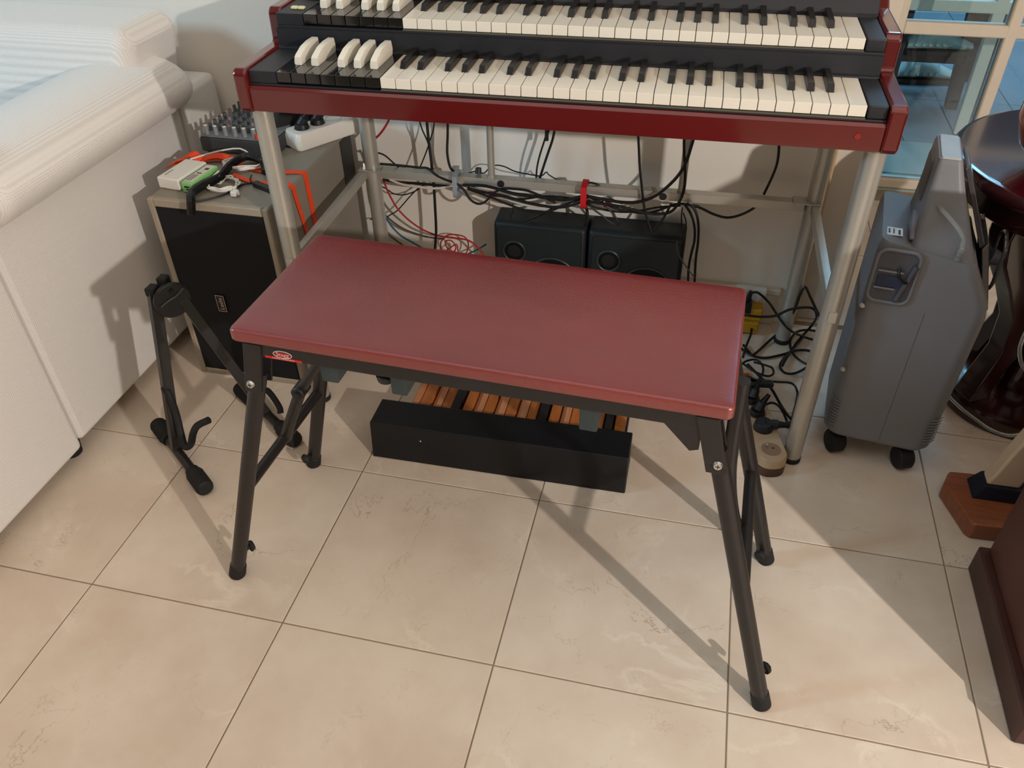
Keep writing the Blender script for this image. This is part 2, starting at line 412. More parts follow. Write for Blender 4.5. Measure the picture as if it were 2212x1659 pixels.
bm = roll(-.66, .262, .006, .004, 60); obj('arm_roll', sub(bm), M_sofa, sofa)
bm = nb(); box(bm, (-1.75, .822, .035), (-.187, .968, .492), .016, 3); obj('back_frame', sub(bm), M_sofa, sofa)
bm = nb(); box(bm, (-1.6, -.6, .12), (-.425, .82, .40), .03, 3); obj('seat_cushion', sub(bm), M_sofa, sofa)
bm = nb(); box(bm, (-1.5, .74, .40), (-.212, .93, .632), .035, 5)
for v in bm.verts:
    v.co.y += -.25 * max(0, .62 - v.co.z)
    v.co.x += .012 * math.sin((v.co.z - .5) * 30) if v.co.x > -.4 else 0
obj('back_cushion', sub(bm), M_sofa, sofa)
foot = None
for x, y in ((-.225, .262), (-1.68, .262), (-.225, .90), (-1.68, .90), (-.225, -.56)):
    if foot is None:
        bm = nb(); cyl(bm, (0, 0, 0), (0, 0, .05), .018, 24, .022, .002); foot = obj('foot', bm, M_rubber, sofa); foot.location = V((x, y, 0)) - O
    else: copy_part(foot, sofa, V((x, y, 0)) - O)
bm = nb(); box(bm, (-.11, -.12, 0), (.11, .12, .075), .03, 3)
cus = tag(obj('cushion', bm, mat('red_cushion', '#6a1018', .6, var=.1, bump=.3), None), 'dark red cushion on the sofa seat behind the arm', 'cushion'); cus.location = (-.80, .80, .4005); cus.rotation_euler = (0, 0, .5)
lp = thing('laptop', 'corner of a thin closed silver laptop lying on the sofa arm', 'laptop', (-.31, .33, .578), -.35)
bm = nb(); box(bm, (-.16, -.11, 0), (.125, .04, .006), .002, 2); obj('base', bm, mat('aluminium', '#8f8a80', .35, .7), lp)
bm = nb(); box(bm, (-.16, -.11, .007), (.125, .04, .012), .002, 2); obj('lid', bm, mat('aluminium', '#8f8a80', .35, .7), lp)

# ------------------------------------------------------------ organ stand and organ (turned 1.2 degrees)
TH = math.radians(1.2085)
def ol(bm):
    for v in bm.verts: v.co -= Vector((.64, .5, 0))
    return bm
std = thing('keyboard_stand', 'silver tubular steel stand carrying the red organ', 'stand', (.64, .5, 0), TH)
LEG = {'lf': (.178, .523), 'rf': (1.1006, .523), 'lb': (.194, .900), 'rb': (1.1003, .900)}
for k, (x, y) in LEG.items():
    bm = nb(); cyl(bm, (x, y, .012), (x, y, .6085), .0158, 32); l = obj('leg', ol(bm), M_stand, std)
    bm = nb(); cyl(bm, (x, y, 0), (x, y, .0125), .0168, 32, bev=.002); obj('end_cap', ol(bm), M_rubber, l)
bm = nb(); box(bm, (.200, .890, .317), (1.083, .912, .335), .0015, 2); cb = obj('crossbar', ol(bm), M_stand, std)
for x in (.497, .83):
    bm = nb(); cyl(bm, (x - .02, .8885, .326), (x - .02, .8925, .326), .0075, 20); obj('plug', ol(bm), M_black, cb)
bm = nb(); box(bm, (.172, .505, .316), (.186, .915, .336), .0015, 2); box(bm, (.1705, .875, .3362), (.215, .912, .3385), .0005); obj('side_rail', ol(bm), M_stand, std)
bm = nb(); box(bm, (1.094, .505, .316), (1.108, .915, .336), .0015, 2); box(bm, (1.06, .878, .3362), (1.112, .912, .3385), .0005); obj('side_rail', ol(bm), M_stand, std)
for x, y in ((.178, .893), (1.103, .889)):
    bm = nb(); cyl(bm, (x, y, .338), (x, y, .342), .006, 6); cyl(bm, (x, y, .342), (x, y, .347), .004, 12, .002); obj('bolt', ol(bm), M_chrome, std)
for x in (.455, .845):
    bm = nb(); cyl(bm, (x, .901, .335), (x, .901, .609), .0075, 20); cyl(bm, (x, .901, .335), (x, .901, .338), .009, 20); obj('support_tube', ol(bm), M_stand, std)

org = thing('organ', 'red lacquered two manual electronic organ with black and ivory keys', 'organ', (.64, .5, 0), TH)
def cheek(x0, x1, name='end_cheek'):
    poly = [(.497, .602), (.4905, .610), (.4905, .662), (.497, .669), (.632, .669), (.636, .672), (.638, .712), (.645, .7195), (.775, .7195), (.800, .735), (.83, .80), (.90, .84), (.955, .84), (.955, .602)]
    bm = nb(); prism(bm, poly, 'x', x0, x1); return obj(name, ol(bm), M_red, org, sm=False, bev=.0035)
cheek(.1585, .1800); cheek(1.0990, 1.1215)
bm = nb(); prism(bm, [(.4940, .6055), (.4940, .6395), (.4985, .6436), (.5105, .6436), (.5105, .6055)], 'x', .1801, 1.0988); obj('front_panel', ol(bm), M_red, org, sm=False, bev=.0006)
bm = nb(); cyl(bm, (1.066, .4928, .626), (1.066, .4942, .626), .0042, 16); obj('screw', ol(bm), M_redgloss, org)
bm = nb(); box(bm, (.1802, .511, .604), (1.0988, .95, .640)); box(bm, (.1802, .615, .64), (1.0988, .95, .695)); box(bm, (.1802, .74, .695), (1.0988, .95, .735)); obj('case', ol(bm), M_orgblk, org, sm=False)
bm = nb(); box(bm, (.1802, .4995, .6436), (1.0988, .516, .6470), .0012, 2); obj('lower_lip', ol(bm), M_orgblk, org)
bm = nb(); box(bm, (.3905, .4985, .6471), (1.0707, .52, .6490)); obj('felt_strip', ol(bm), M_felt, org, sm=False)
bm = nb(); prism(bm, [(.6100, .650), (.6100, .6672), (.6160, .6695), (.6255, .6695), (.6255, .650)], 'x', .1802, 1.0988); obj('ledge', ol(bm), M_orgblk, org, sm=False, bev=.001)
bm = nb(); box(bm, (.1802, .6190, .6695), (1.0988, .632, .6985), .0015, 2); obj('middle_fascia', ol(bm), M_orgblk, org)
bm = nb(); box(bm, (.3905, .6195, .6986), (1.0707, .64, .7003)); obj('felt_strip', ol(bm), M_felt, org, sm=False)
bm = nb(); prism(bm, [(.7300, .695), (.7300, .722), (.742, .742), (.80, .752), (.80, .695)], 'x', .1802, 1.0988); obj('control_panel', ol(bm), M_orgblk, org, sm=False, bev=.0015)
bm = nb(); box(bm, (.1802, .80, .73), (1.0988, .95, .80)); obj('rear_case', ol(bm), M_orgblk, org, sm=False)
# end blocks
for y, z in ((.500, .6648), (.6205, .7155)):
    bm = nb(); box(bm, (.1806, y, z - .0175), (.2255, y + .11, z + .0008), .0015, 2); obj('end_block', ol(bm), M_orgblk, org)
    bm = nb(); box(bm, (1.0725, y + .001, z - .0175), (1.0984, y + .11, z + .0008), .0025, 2); obj('end_block', ol(bm), M_orgblk, org)
# keys
PW = .68 / 29; X0 = .3905 - 7 * PW
def nat(m, name):
    bm = nb(); w = PW - .0010; vs = box(bm, (.0005, 0, -.0148), (PW - .0005, .1115, 0), .0008, 2); return obj(name, bm, m, org)
def sharp_bm():
    bm = nb(); w = .0054
    lo = [(-w, .044, 0), (w, .044, 0), (w, .113, 0), (-w, .113, 0)]
    hi = [(-w * .78, .0495, .0105), (w * .78, .0495, .0105), (w * .78, .113, .0112), (-w * .78, .113, .0112)]
    loft(bm, [lo, hi]); return bm
def wsharp_bm():
    bm = nb(); rings = []
    for y, zt, zb in ((.036, .0035, .0002), (.0365, .012, .0002), (.041, .0145, .0002), (.062, .0205, .0002), (.085, .0225, .0002), (.108, .0215, .0002)):
        w = .0062; w2 = .0048
        rings.append([(-w * .8, y, zb), (w * .8, y, zb), (w, y, zb + (zt - zb) * .45), (w2, y, zt), (-w2, y, zt), (-w, y, zb + (zt - zb) * .45)])
    loft(bm, rings); return bm
kw = nat(M_ivory, 'natural_key'); kb = nat(M_keyblk, 'preset_key')
ks = obj('sharp_key', sharp_bm(), M_sharp, org, bev=.0008); kp = obj('preset_sharp_key', wsharp_bm(), M_ivory, org, bev=.0010)
kb['label'] = 'glossy black preset key'; kp['label'] = 'raised ivory preset sharp'
used = set()
def put(src, x, y, z):
    q = V((x - .64, y - .5, z))
    if src.name not in used: used.add(src.name); src.location = q
    else: copy_part(src, org, q)
for y, z in ((.4989, .6654), (.6211, .7161)):
    for i in range(36):
        put(kb if i < 7 else kw, X0 + i * PW, y, z)
        if i % 7 in (0, 1, 3, 4, 5) and i < 35:
            off = {0: -.0018, 1: .0018, 3: -.0025, 4: 0, 5: .0025}[i % 7]
            put(kp if i < 7 else ks, X0 + (i + 1) * PW + off, y, z)
# pale rocker tab and dark switches at the left of the upper manual
bm = nb(); box(bm, (.197, .643, .7165), (.208, .652, .7205), .001); box(bm, (.2085, .643, .7165), (.2195, .652, .7205), .001); obj('rocker_tab', ol(bm), mat('pale_tab', '#d8d2a6', .4), org)
for k in range(4):
    bm = nb(); box(bm, (.196 + k * .011, .712, .717), (.2055 + k * .011, .735, .727), .001); obj('switch', ol(bm), M_black, org)
bm = nb(); prism(bm, [(.700, .7163), (.708, .7163), (.735, .735), (.735, .7163)], 'x', .186, .226); obj('switch_box', ol(bm), M_orgblk, org, sm=False, bev=.001)

# gilt lettering strip on the control panel, and side plate
bm = nb()
for k in range(9): box(bm, (1.035 + k * .0045, .781, .7492), (1.0375 + k * .0045, .788, .7502))
obj('gilt_mark', ol(bm), mat('gilt', '#a07c3a', .35, .8), org, sm=False)
bm = nb(); cyl(bm, (1.1216, .55, .632), (1.1245, .55, .632), .013, 24, bev=.001); obj('side_plug', ol(bm), M_cream, org)

# ------------------------------------------------------------ tone cabinet on the left, and what lies on it
cab = thing('speaker_cabinet', 'grey speaker cabinet with black grille cloth standing against the sofa', 'speaker', (.002, .54, 0), .0)
O2 = Vector((.002, .54, 0))
x0, x1, y0, y1, zt = -.114, .128, .545, .925, .402
bm = nb(); box(bm, (x0, y0 + .006, 0), (x1, y1, zt), .006, 3); obj('carcass', sub(bm, O2), M_grey, cab)
bm = nb()
for lo, hi in (((x0, y0 - .002, 0), (x0 + .012, y0 + .01, zt)), ((x1 - .012, y0 - .002, 0), (x1, y0 + .01, zt)), ((x0 + .012, y0 - .002, zt - .016), (x1 - .012, y0 + .01, zt)), ((x0 + .012, y0 - .002, 0), (x1 - .012, y0 + .01, .012))):
    box(bm, lo, hi, .002)
obj('front_frame', sub(bm, O2), mat('cabinet_edge', '#9c9080', .5, var=.05), cab, sm=False)
bm = nb(); box(bm, (x0 + .012, y0 + .001, .012), (x1 - .012, y0 + .004, zt - .016)); obj('grille', sub(bm, O2), M_grille, cab, sm=False)
bd = nb(); box(bd, (-.027, .5415, .168), (-.009, .5455, .205), .0005); bo = obj('badge', sub(bd, O2), mat('badge_dark', '#1a0c0a', .4), cab, sm=False)
bm = nb()
for lo, hi in (((-.027, .5408, .168), (-.0262, .5416, .205)), ((-.0098, .5408, .168), (-.009, .5416, .205)), ((-.027, .5408, .168), (-.009, .5416, .1688)), ((-.027, .5408, .2042), (-.009, .5416, .205))): box(bm, lo, hi)
obj('badge_border', sub(bm, O2), mat('badge_ink', '#b9a79a', .4), bo, sm=False)
text_part('lettering', 'Leslie', .0125, mat('badge_ink', '#b9a79a', .4), bo, Matrix.Translation(V((-.0172, .5410, .1865)) - O2) @ Euler((PI / 2, 0, 0)).to_matrix().to_4x4() @ Matrix.Rotation(PI / 2, 4, 'Z'))
bm = nb(); box(bm, (x1 - .001, .87, .30), (x1 + .0015, .925, .395), .0005); obj('rear_bracket', sub(bm, O2), M_black, cab, sm=False)
bm = nb(); box(bm, (x1 - .001, .72, .135), (x1 + .002, .735, .155), .0005); obj('jack_plate', sub(bm, O2), mat('brass_dull', '#5f4d33', .4, .6), cab, sm=False)
ZT = .4025
# mixer
mx = thing('mixer', 'small grey audio mixer with many knobs on the grey cabinet', 'mixer', (-.035, .755, ZT), 0)
mr_ = Euler((math.radians(6), 0, 0)).to_matrix()
bm = nb(); box(bm, (-.085, 0, 0), (.075, .175, .030), .004, 2); b_ = obj('body', bm, mat('mixer_grey', '#3d4044', .5), mx)
bm = nb(); box(bm, (-.083, .003, .0301), (.073, .172, .0325), .001); obj('top_plate', bm, mat('mixer_plate', '#70757a', .5), mx, sm=False)
def knobm(r, h, m, name, capm):
    bm = nb(); cyl(bm, (0, 0, 0), (0, 0, h), r, 14, r * .82); k = obj(name, bm, m, mx); 
    bm = nb(); cyl(bm, (0, 0, h), (0, 0, h + .001), r * .82, 14); c = obj('knob_cap', bm, capm, k); return k
kA = knobm(.0046, .017, mat('knob_grey', '#8d9296', .4), 'knob', M_white)
kB = knobm(.0040, .013, mat('knob_dark', '#5a6064', .4), 'knob', mat('cap_dark', '#33373a', .5))
kC = knobm(.0040, .013, mat('knob_grey', '#8d9296', .4), 'knob', mat('cap_red', '#9a4a48', .5))
us = set()
def putk(src, x, y, z):
    if src.name not in us: us.add(src.name); src.location = (x, y, z); return
    c = copy_part(src, mx, (x, y, z))
    for ch in list(src.children): copy_part(ch, c)
for i in range(7): putk(kA, -.073 + i * .021, .014, .0325)
for r_ in range(1, 8):
    for i in range(7):
        putk(kC if (i + r_ * 3) % 5 == 0 else (kA if (r_ == 4 and i > 4) else kB), -.073 + i * .021 - .003, .014 + r_ * .0205, .0325)
for r_ in range(9):
    bm = nb(); cyl(bm, (-.088, .012 + r_ * .018, .020), (-.088, .012 + r_ * .018, .038), .0032, 10, .0022); obj('jack_post', bm, M_white, mx)
bm = nb(); tube(bm, [(.0085 * math.cos(t * .5), .0085 * math.sin(t * .5), 0) for t in range(12)], .0001, 4, 1, True)
bm.clear()
ring = []
for k in range(25):
    t = 2 * PI * k / 24; ring.append((.0105 * math.cos(t), .0105 * math.sin(t) , .0))
ribbon(bm, ring, (0, 0, 1), .008, .0018, 1)
tag(obj('cable_tie', bm, M_orange), 'bright orange strap ring looped on a front knob of the mixer', 'strap', None).location = (.011, .7685, ZT + .0372)
# things on the cabinet top
wb = thing('power_bank', 'white plastic slab-shaped power bank at the left corner of the cabinet top', 'charger', (-.085, .615, ZT), -.12)
bm = nb(); box(bm, (-.024, -.032, 0), (.024, .055, .022), .003, 3); obj('body', bm, M_white, wb)
text_part('lettering', 'selecline', .007, mat('grey_ink', '#8a8682', .6), wb, Matrix.Translation((-.014, -.008, .0221)) @ Matrix.Rotation(PI / 2, 4, 'Z'))
gb = thing('power_bank', 'green stick power bank with printed white top and socket end', 'charger', (-.042, .612, ZT), -.10)
bm = nb(); box(bm, (-.0125, -.036, 0), (.0125, .046, .021), .0025, 3); gbo = obj('body', bm, M_green, gb)
bm = nb(); box(bm, (-.0095, -.031, .0211), (.0095, .042, .0214)); obj('print_label', bm, mat('label_grey', '#cfcabb', .5), gbo, sm=False)
bm = nb(); box(bm, (-.006, -.0365, .011), (.004, -.0358, .014)); box(bm, (-.003, -.0365, .0065), (.003, -.0358, .0085)); obj('socket', bm, M_black, gbo, sm=False)
bm = nb(); 
for q in range(3): box(bm, (-.007 + q * .004, -.027, .0214), (-.0055 + q * .004, .0, .0216))
box(bm, (-.006, .004, .0214), (.004, .008, .0216)); box(bm, (-.002, .022, .0214), (.006, .030, .0216)); obj('printed_mark', bm, mat('ink_dark', '#3a3a38', .6), gbo, sm=False)
def coil(name, label, c, rx, ry, z0, turns, r, m, ang=0, jitter=.003, tail=None, cat='cable'):
    pts = []; n = 16
    for k in range(int(turns * n) + 1):
        t = 2 * PI * k / n; j = random.uniform(-jitter, jitter)
        x = (rx + j) * math.cos(t); y = (ry + j) * math.sin(t)
        pts.append((c[0] + x * math.cos(ang) - y * math.sin(ang), c[1] + x * math.sin(ang) + y * math.cos(ang), z0 + r + (k / n) * r * 1.1 + random.uniform(0, r * .4)))
    if tail: pts += tail
    bm = nb(); tube(bm, pts, r, 8, 3); o = obj('cord', bm, m); o.name = name; return tag(o, label, cat)
c1 = coil('usb_cable', 'white cable coiled in wide loops over the orange strap on the cabinet', (.004, .700), .040, .024, ZT + .004, 4.2, .0016, M_white, .25, .004, [(-.02, .735, .425), (-.06, .715, .424), (-.093, .672, .4235)])
c2 = coil('usb_cable', 'white cable bundle in a small coil with plugs at the cabinet front', (.006, .612), .031, .027, ZT + .002, 4.0, .0016, M_white, -.5, .004, [(.035, .588, .408), (.047, .579, .4065)])
pl_ = thing('usb_plug', 'small white square plugs at the end of the small white coil', 'plug', (.044, .585, ZT), 0)
bm = nb(); box(bm, (-.005, -.008, .001), (.006, .006, .010), .001); obj('plug_body', bm, M_white, pl_)
bm = nb(); box(bm, (.0065, -.006, .003), (.012, -.001, .006), .0003); obj('plug_tip', bm, M_chrome, pl_)
pl2 = thing('usb_plug', 'white block plug standing inside the small white coil', 'plug', (-.012, .632, ZT), .1)
bm = nb(); box(bm, (-.007, -.012, 0), (.007, .012, .018), .0015); obj('plug_body', bm, M_white, pl2)
bm = nb(); box(bm, (-.005, .0121, .006), (.005, .024, .012), .0005); obj('plug_tip', bm, mat('plug_grey', '#b9b7b0', .4), pl2)
# black spring cable
P = smooth([(-.012, .522, ZT - .012), (-.010, .528, ZT + .010), (-.024, .556, ZT + .012), (-.020, .592, ZT + .012), (-.008, .630, ZT + .012), (-.012, .676, ZT + .014), (.004, .712, ZT + .018), (.045, .700, ZT + .016), (.07, .66, ZT + .014)], 14)
pts = []; a_ = None
for i in range(len(P) - 1):
    d = (P[i + 1] - P[i]); 
    if a_ is None: a_, b2 = frame(d)
    dn = d.normalized(); a_ = (a_ - dn * a_.dot(dn)).normalized(); b2 = dn.cross(a_)
    for s in range(8):
        t = 2 * PI * s / 8; pts.append(P[i] + d * s / 8 + (a_ * math.cos(t) + b2 * math.sin(t)) * .0066)
bm = nb(); tube(bm, pts, .0016, 5, 1); tube(bm, P, .0056, 8, 1)
tag(obj('coiled_cable', bm, M_cable), 'black springy coiled cord snaking between the white coils over the cabinet edge', 'cable')
bm = nb(); tube(bm, [(-0.0185,0.5376,0.405), (0.0054,0.5574,0.405), (0.0275,0.5849,0.405), (0.0358,0.6221,0.405), (0.0627,0.6436,0.405)], .0018, 6, 4); tag(obj('cable', bm, M_cable), 'thin black lead across the front of the cabinet top', 'cable')
ad = thing('plug_adapter', 'slim black adapter block beside the orange strap on the cabinet top', 'adapter', (.088, .617, ZT), -.42)
bm = nb(); box(bm, (-.03, -.006, 0), (.03, .006, .010), .002, 2); obj('body', bm, M_black, ad)
bm = nb(); tube(bm, [(-.03, 0, .005), (-.05, .006, .004), (-.066, .022, .004)], .0016, 6, 4); obj('lead', bm, M_cable, ad)
# orange strap
st = thing('ratchet_strap', 'orange webbing strap lying across the cabinet top and over its right side', 'strap', (.05, .69, ZT), 0)
O3 = Vector((.05, .69, ZT))
def sr(pts, wd_, w): 
    bm = nb(); ribbon(bm, pts, wd_, w, .0014); return obj('webbing', sub(bm, O3), M_orange, st)
sr([(-.09, .706, .407), (-.05, .716, .409), (0, .70, .4055), (.05, .688, .4045), (.095, .694, .4045), (.118, .698, .4045), (.1285, .70, .402), (.1300, .70, .39), (.1300, .702, .34), (.1300, .706, .27)], (0.1, 1, 0), .013)
sr([(.0, .66, .4065), (.045, .643, .4045), (.085, .640, .4045), (.118, .644, .4045), (.1290, .645, .400), (.1305, .646, .385), (.1305, .655, .34), (.1305, .670, .27)], (-.1, 1, 0), .013)
bm = nb(); ribbon(bm, [(-.09, .700, .410), (-.11, .706, .418), (-.128, .700, .412), (-.135, .688, .407)], (.3, 1, .2), .020, .002); ribbon(bm, [(-.105, .69, .406), (-.125, .672, .416), (-.138, .665, .408)], (1, .3, .5), .018, .002)
ribbon(bm, [(-.09, .706, .409), (-.06, .716, .415), (-.02, .712, .41)], (.1, 1, .4), .014, .002); obj('folded_end', sub(bm, O3), M_orange, st)
bm = nb(); cyl(bm, (.1306, .651, .345), (.1326, .651, .345), .0016, 10); obj('rivet', sub(bm, O3), M_chrome, st)
# white multi-socket on the cabinet
ws = thing('power_strip', 'white power strip with two black plugs on the back of the cabinet top', 'power strip', (.095, .868, ZT), math.radians(57))
bm = nb(); loft(bm, [rrect(-.075, .075, -.028, .028, .010, .0), rrect(-.077, .077, -.030, .030, .011, .004), rrect(-.077, .077, -.030, .030, .011, .024), rrect(-.071, .071, -.025, .025, .009, .033)]); obj('body', bm, M_white, ws)
for x in (-.045, -.008, .03):
    bm = nb(); prof = [(.0155, .0332), (.0180, .0336), (.0180, .0331)]
    lathe(bm, [(.0150, .0305), (.0155, .0334), (.0170, .0336), (.0172, .0325)], (x, 0, 0), 28, cap=False); bmesh.ops.holes_fill(bm, edges=[e for e in bm.edges if e.is_boundary and e.verts[0].co.z < .0315]); obj('socket', bm, mat('socket_white', '#c8c4bc', .5), ws)
def plug(name, label, c, rz, tilt, lean=.03, m=M_black):
    p = thing(name, label, 'plug', c, rz)
    bm = nb(); cyl(bm, (0, 0, 0), (0, 0, .010), .0150, 24, .0135, .001); cyl(bm, (0, 0, .009), (lean * .3, 0, .022), .0105, 20, .0085); obj('plug_body', bm, m, p)
    bm = nb(); cyl(bm, (lean * .3, 0, .020), (lean * .9, 0, .032 + tilt), .0065, 16, .004); obj('strain_relief', bm, M_cable, p); return p
rz = math.radians(57)
for k, (x, nm) in enumerate(((-.045, 'nearer black plug in the white power strip on the cabinet'), (-.008, 'farther black plug in the white power strip on the cabinet'))):
    plug('plug', nm, (.095 + x * math.cos(rz), .868 + x * math.sin(rz), ZT + .0335), .3, .02)
bg = thing('black_pouch', 'black ribbed pouch standing beside the white power strip', 'pouch', (.033, .862, ZT), .9)
bm = nb(); 
loft(bm, [rrect(-.045, .050, -.010, .010, .008, 0), rrect(-.047, .052, -.013, .013, .009, .02), rrect(-.040, .050, -.011, .011, .009, .05), rrect(-.020, .046, -.007, .007, .006, .068)]); obj('body', bm, M_rubber, bg)
bm = nb(); tube(bm, [(-.04, -.012, .012), (0, -.0145, .030), (.045, -.0115, .058)], .0012, 6, 4); obj('seam', bm, M_cable, bg)
bm = nb(); tube(bm, [(0.0251,0.8163,0.404), (0.052,0.8071,0.404), (0.074,0.8258,0.404), (0.0912,0.8148,0.404)], .0016, 6, 4); tag(obj('cable', bm, M_cable), 'short black lead looping under the white power strip', 'cable')

# ------------------------------------------------------------ bench
BR = math.radians(-2.26); BO = Vector((.637, .182, 0))
bench = thing('keyboard_bench', 'folding keyboard bench with red leatherette seat and black steel legs', 'bench', BO, BR)
def bl(p):   # world -> bench local
    q = V(p) - BO; c, s = math.cos(-BR), math.sin(-BR); return Vector((q.x * c - q.y * s, q.x * s + q.y * c, q.z))
W2, D2 = .302, .124
bm = nb(); rings = []
def seat_ring(z, inset): return rrect(-W2 + inset, W2 - inset, -D2 + inset, D2 - inset, max(.004, .008 - inset * .3), z, 5)
for z, i_ in ((.4805, .0045), (.4820, .0015), (.4845, 0), (.4955, 0), (.4985, .0015), (.5000, .0045), (.5006, .02)): rings.append(seat_ring(z, i_))
loft(bm, rings); seat = obj('seat', bm, M_leather, bench)
# steel frame
bm = nb(); box(bm, (-.288, -.117, .4585), (.288, -.1145, .4803)); box(bm, (-.288, -.1145, .4775), (.288, -.098, .4803)); box(bm, (-.288, .1145, .4585), (.288, .117, .4803)); box(bm, (-.29, -.117, .470), (-.2875, .117, .4803)); box(bm, (.2875, -.117, .470), (.29, .117, .4803))
obj('seat_rail', bm, M_blackm, bench, sm=False, bev=.0008)
# sticker
bm = nb(); box(bm, (-.262, -.1176, .4590), (-.212, -.1170, .4625)); sk = obj('sticker', bm, mat('sticker_red', '#c0231f', .35), bench, sm=False)
bm = nb(); 
rg = [(-.2370 + .0125 * math.cos(2 * PI * k / 28), -.1176, .4675 + .0052 * math.sin(2 * PI * k / 28)) for k in range(28)]
loft(bm, [rg, [(p[0], -.1170, p[2]) for p in rg]]); obj('oval', bm, mat('sticker_oval', '#7d1514', .35), sk, sm=False)
bm = nb(); tube(bm, rg, .0006, 6, 1, closed=True); obj('oval_border', bm, mat('sticker_white', '#bdb4ae', .4), sk)
text_part('lettering', 'Stagg', .0085, mat('sticker_pink', '#e0988c', .4), sk, Matrix.Translation((-.2370, -.1178, .4675)) @ Euler((PI / 2, 0, 0)).to_matrix().to_4x4())
text_part('lettering', 'MUSICAL INSTRUMENTS', .0028, mat('sticker_pink', '#e0988c', .4), sk, Matrix.Translation((-.237, -.1178, .4608)) @ Euler((PI / 2, 0, 0)).to_matrix().to_4x4())
FEET = {'fl': ((.221, .069), (.3415, .092)), 'fr': ((1.046, .022), (.9275, .069)), 'br': ((1.054, .282), (.937, .272)), 'bl': ((.237, .333), (.351, .296))}
for k, ((fx, fy), (px_, py_)) in FEET.items():
    f_ = bl((fx, fy, 0)); piv = bl((px_, py_, .412)); top = bl((px_ + (-.012 if 'l' in k else .012) * 0, py_, .47))
    d = (piv - f_).normalized()
    bm = nb(); cyl(bm, f_ + d * .010, piv + d * .008, .0115, 24); leg = obj('leg', bm, M_blackm, bench)
    bm = nb(); cyl(bm, f_ + Vector((0, 0, .0)) , f_ + d * .026, .0135, 24, .0128, .0015); obj('rubber_foot', bm, M_rubber, leg)
    s = -1 if k[0] == 'f' else 1
    # pivot bracket: folded plate from the rail down to the pivot
    sx = 1 if 'l' in k else -1
    tx = -.287 if 'l' in k else .287
    yy = -.1165 if k[0] == 'f' else .1165
    bm = nb(); w = .0125
    topc = Vector((tx + sx * .011, yy, .478)); botc = Vector((piv.x - sx * .001, yy, .398))
    loft(bm, [[topc + Vector((-w, -.003, 0)), topc + Vector((w, -.003, 0)), topc + Vector((w, .003, 0)), topc + Vector((-w, .003, 0))],
              [botc + Vector((-w * .95, -.003, 0)), botc + Vector((w * .95, -.003, 0)), botc + Vector((w * .95, .003, 0)), botc + Vector((-w * .95, .003, 0))]])
    i_ = -s * .026
    topc2 = topc + Vector((0, i_, 0)); botc2 = botc + Vector((0, i_, 0))
    loft(bm, [[topc2 + Vector((-w, -.0015, 0)), topc2 + Vector((w, -.0015, 0)), topc2 + Vector((w, .0015, 0)), topc2 + Vector((-w, .0015, 0))],
              [botc2 + Vector((-w * .95, -.0015, 0)), botc2 + Vector((w * .95, -.0015, 0)), botc2 + Vector((w * .95, .0015, 0)), botc2 + Vector((-w * .95, .0015, 0))]])
    br = obj('bracket', bm, M_blackm, bench, sm=False, bev=.0008)
    bm = nb(); cyl(bm, (botc.x, yy + s * .0032, .412), (botc.x, yy + s * .0062, .412), .0058, 20, .0045); obj('bolt_head', bm, M_chrome, br)
    bm = nb(); box(bm, (botc.x - .003, yy + s * .0062 - .0003, .4115), (botc.x + .003, yy + s * .0062 + .0003, .4125)); box(bm, (botc.x - .0005, yy + s * .0062 - .0003, .409), (botc.x + .0005, yy + s * .0062 + .0003, .415)); obj('bolt_slot', bm, M_black, br, sm=False)
    # foot adjustment knob
    kz = .055 if k[0] == 'f' else .030
    kp_ = f_ + d * (kz / d.z); sd = Vector((.55, .83, 0)) if k[0] == 'f' else Vector((-.55, -1, 0)).normalized() if 'l' in k else Vector((-.3, -1, 0)).normalized()
    bm = nb(); cyl(bm, kp_ + sd * .009, kp_ + sd * .016, .004, 12); 
    kk = kp_ + sd * .021
    cyl(bm, kp_ + sd * .016, kp_ + sd * .024, .0095, 8, .0085, .0015); obj('foot_knob', bm, M_rubber, leg)
# gusset at right front
bm = nb(); prism(bm, [(.230, .4590), (.272, .4590), (.272, .428), (.262, .424)], 'y', -.1168, -.1148); obj('gusset', bm, M_blackm, bench, sm=False)
# leg cross tubes and folding braces
for sx, fr, bk in ((1, FEET['fl'], FEET['bl']), (-1, FEET['fr'], FEET['br'])):
    z = .20
    def at(F):
        f_ = bl((F[0][0], F[0][1], 0)); p_ = bl((F[1][0], F[1][1], .412)); return f_ + (p_ - f_) * (z / .412)
    a, b = at(fr), at(bk); mid = (a + b) / 2
    bm = nb(); cyl(bm, a, b, .0085, 18); obj('cross_tube', bm, M_blackm, bench)
    pv = Vector((-.304, mid.y, .305)) if sx == 1 else Vector((.312, mid.y, .285))
    end = Vector((-.200, mid.y, .455)) if sx == 1 else Vector((.235, mid.y, .455))
    if sx == 1: bm = nb(); tube(bm, [mid + Vector((0, 0, -.004)), mid + (pv - mid) * .25, pv], .0088, 14, 4)
    else: bm = nb(); tube(bm, [(.311, mid.y, .45), (.314, mid.y, .34), (.322, mid.y, .27), (.337, mid.y, .21), (.352, mid.y, .185)], .0098, 14, 5)
    brc = obj('folding_brace', bm, M_blackm, bench)
    bm = nb(); tube(bm, [pv, pv + (end - pv) * .5, end], .0078, 14, 4); obj('brace_link', bm, M_blackm, bench)
    bm = nb(); cyl(bm, pv + Vector((0, -.013, 0)), pv + Vector((0, .013, 0)), .0105, 18, bev=.001); cyl(bm, pv + Vector((0, -.016, 0)), pv + Vector((0, -.013, 0)), .0045, 14); obj('brace_pivot', bm, M_blackm, brc)
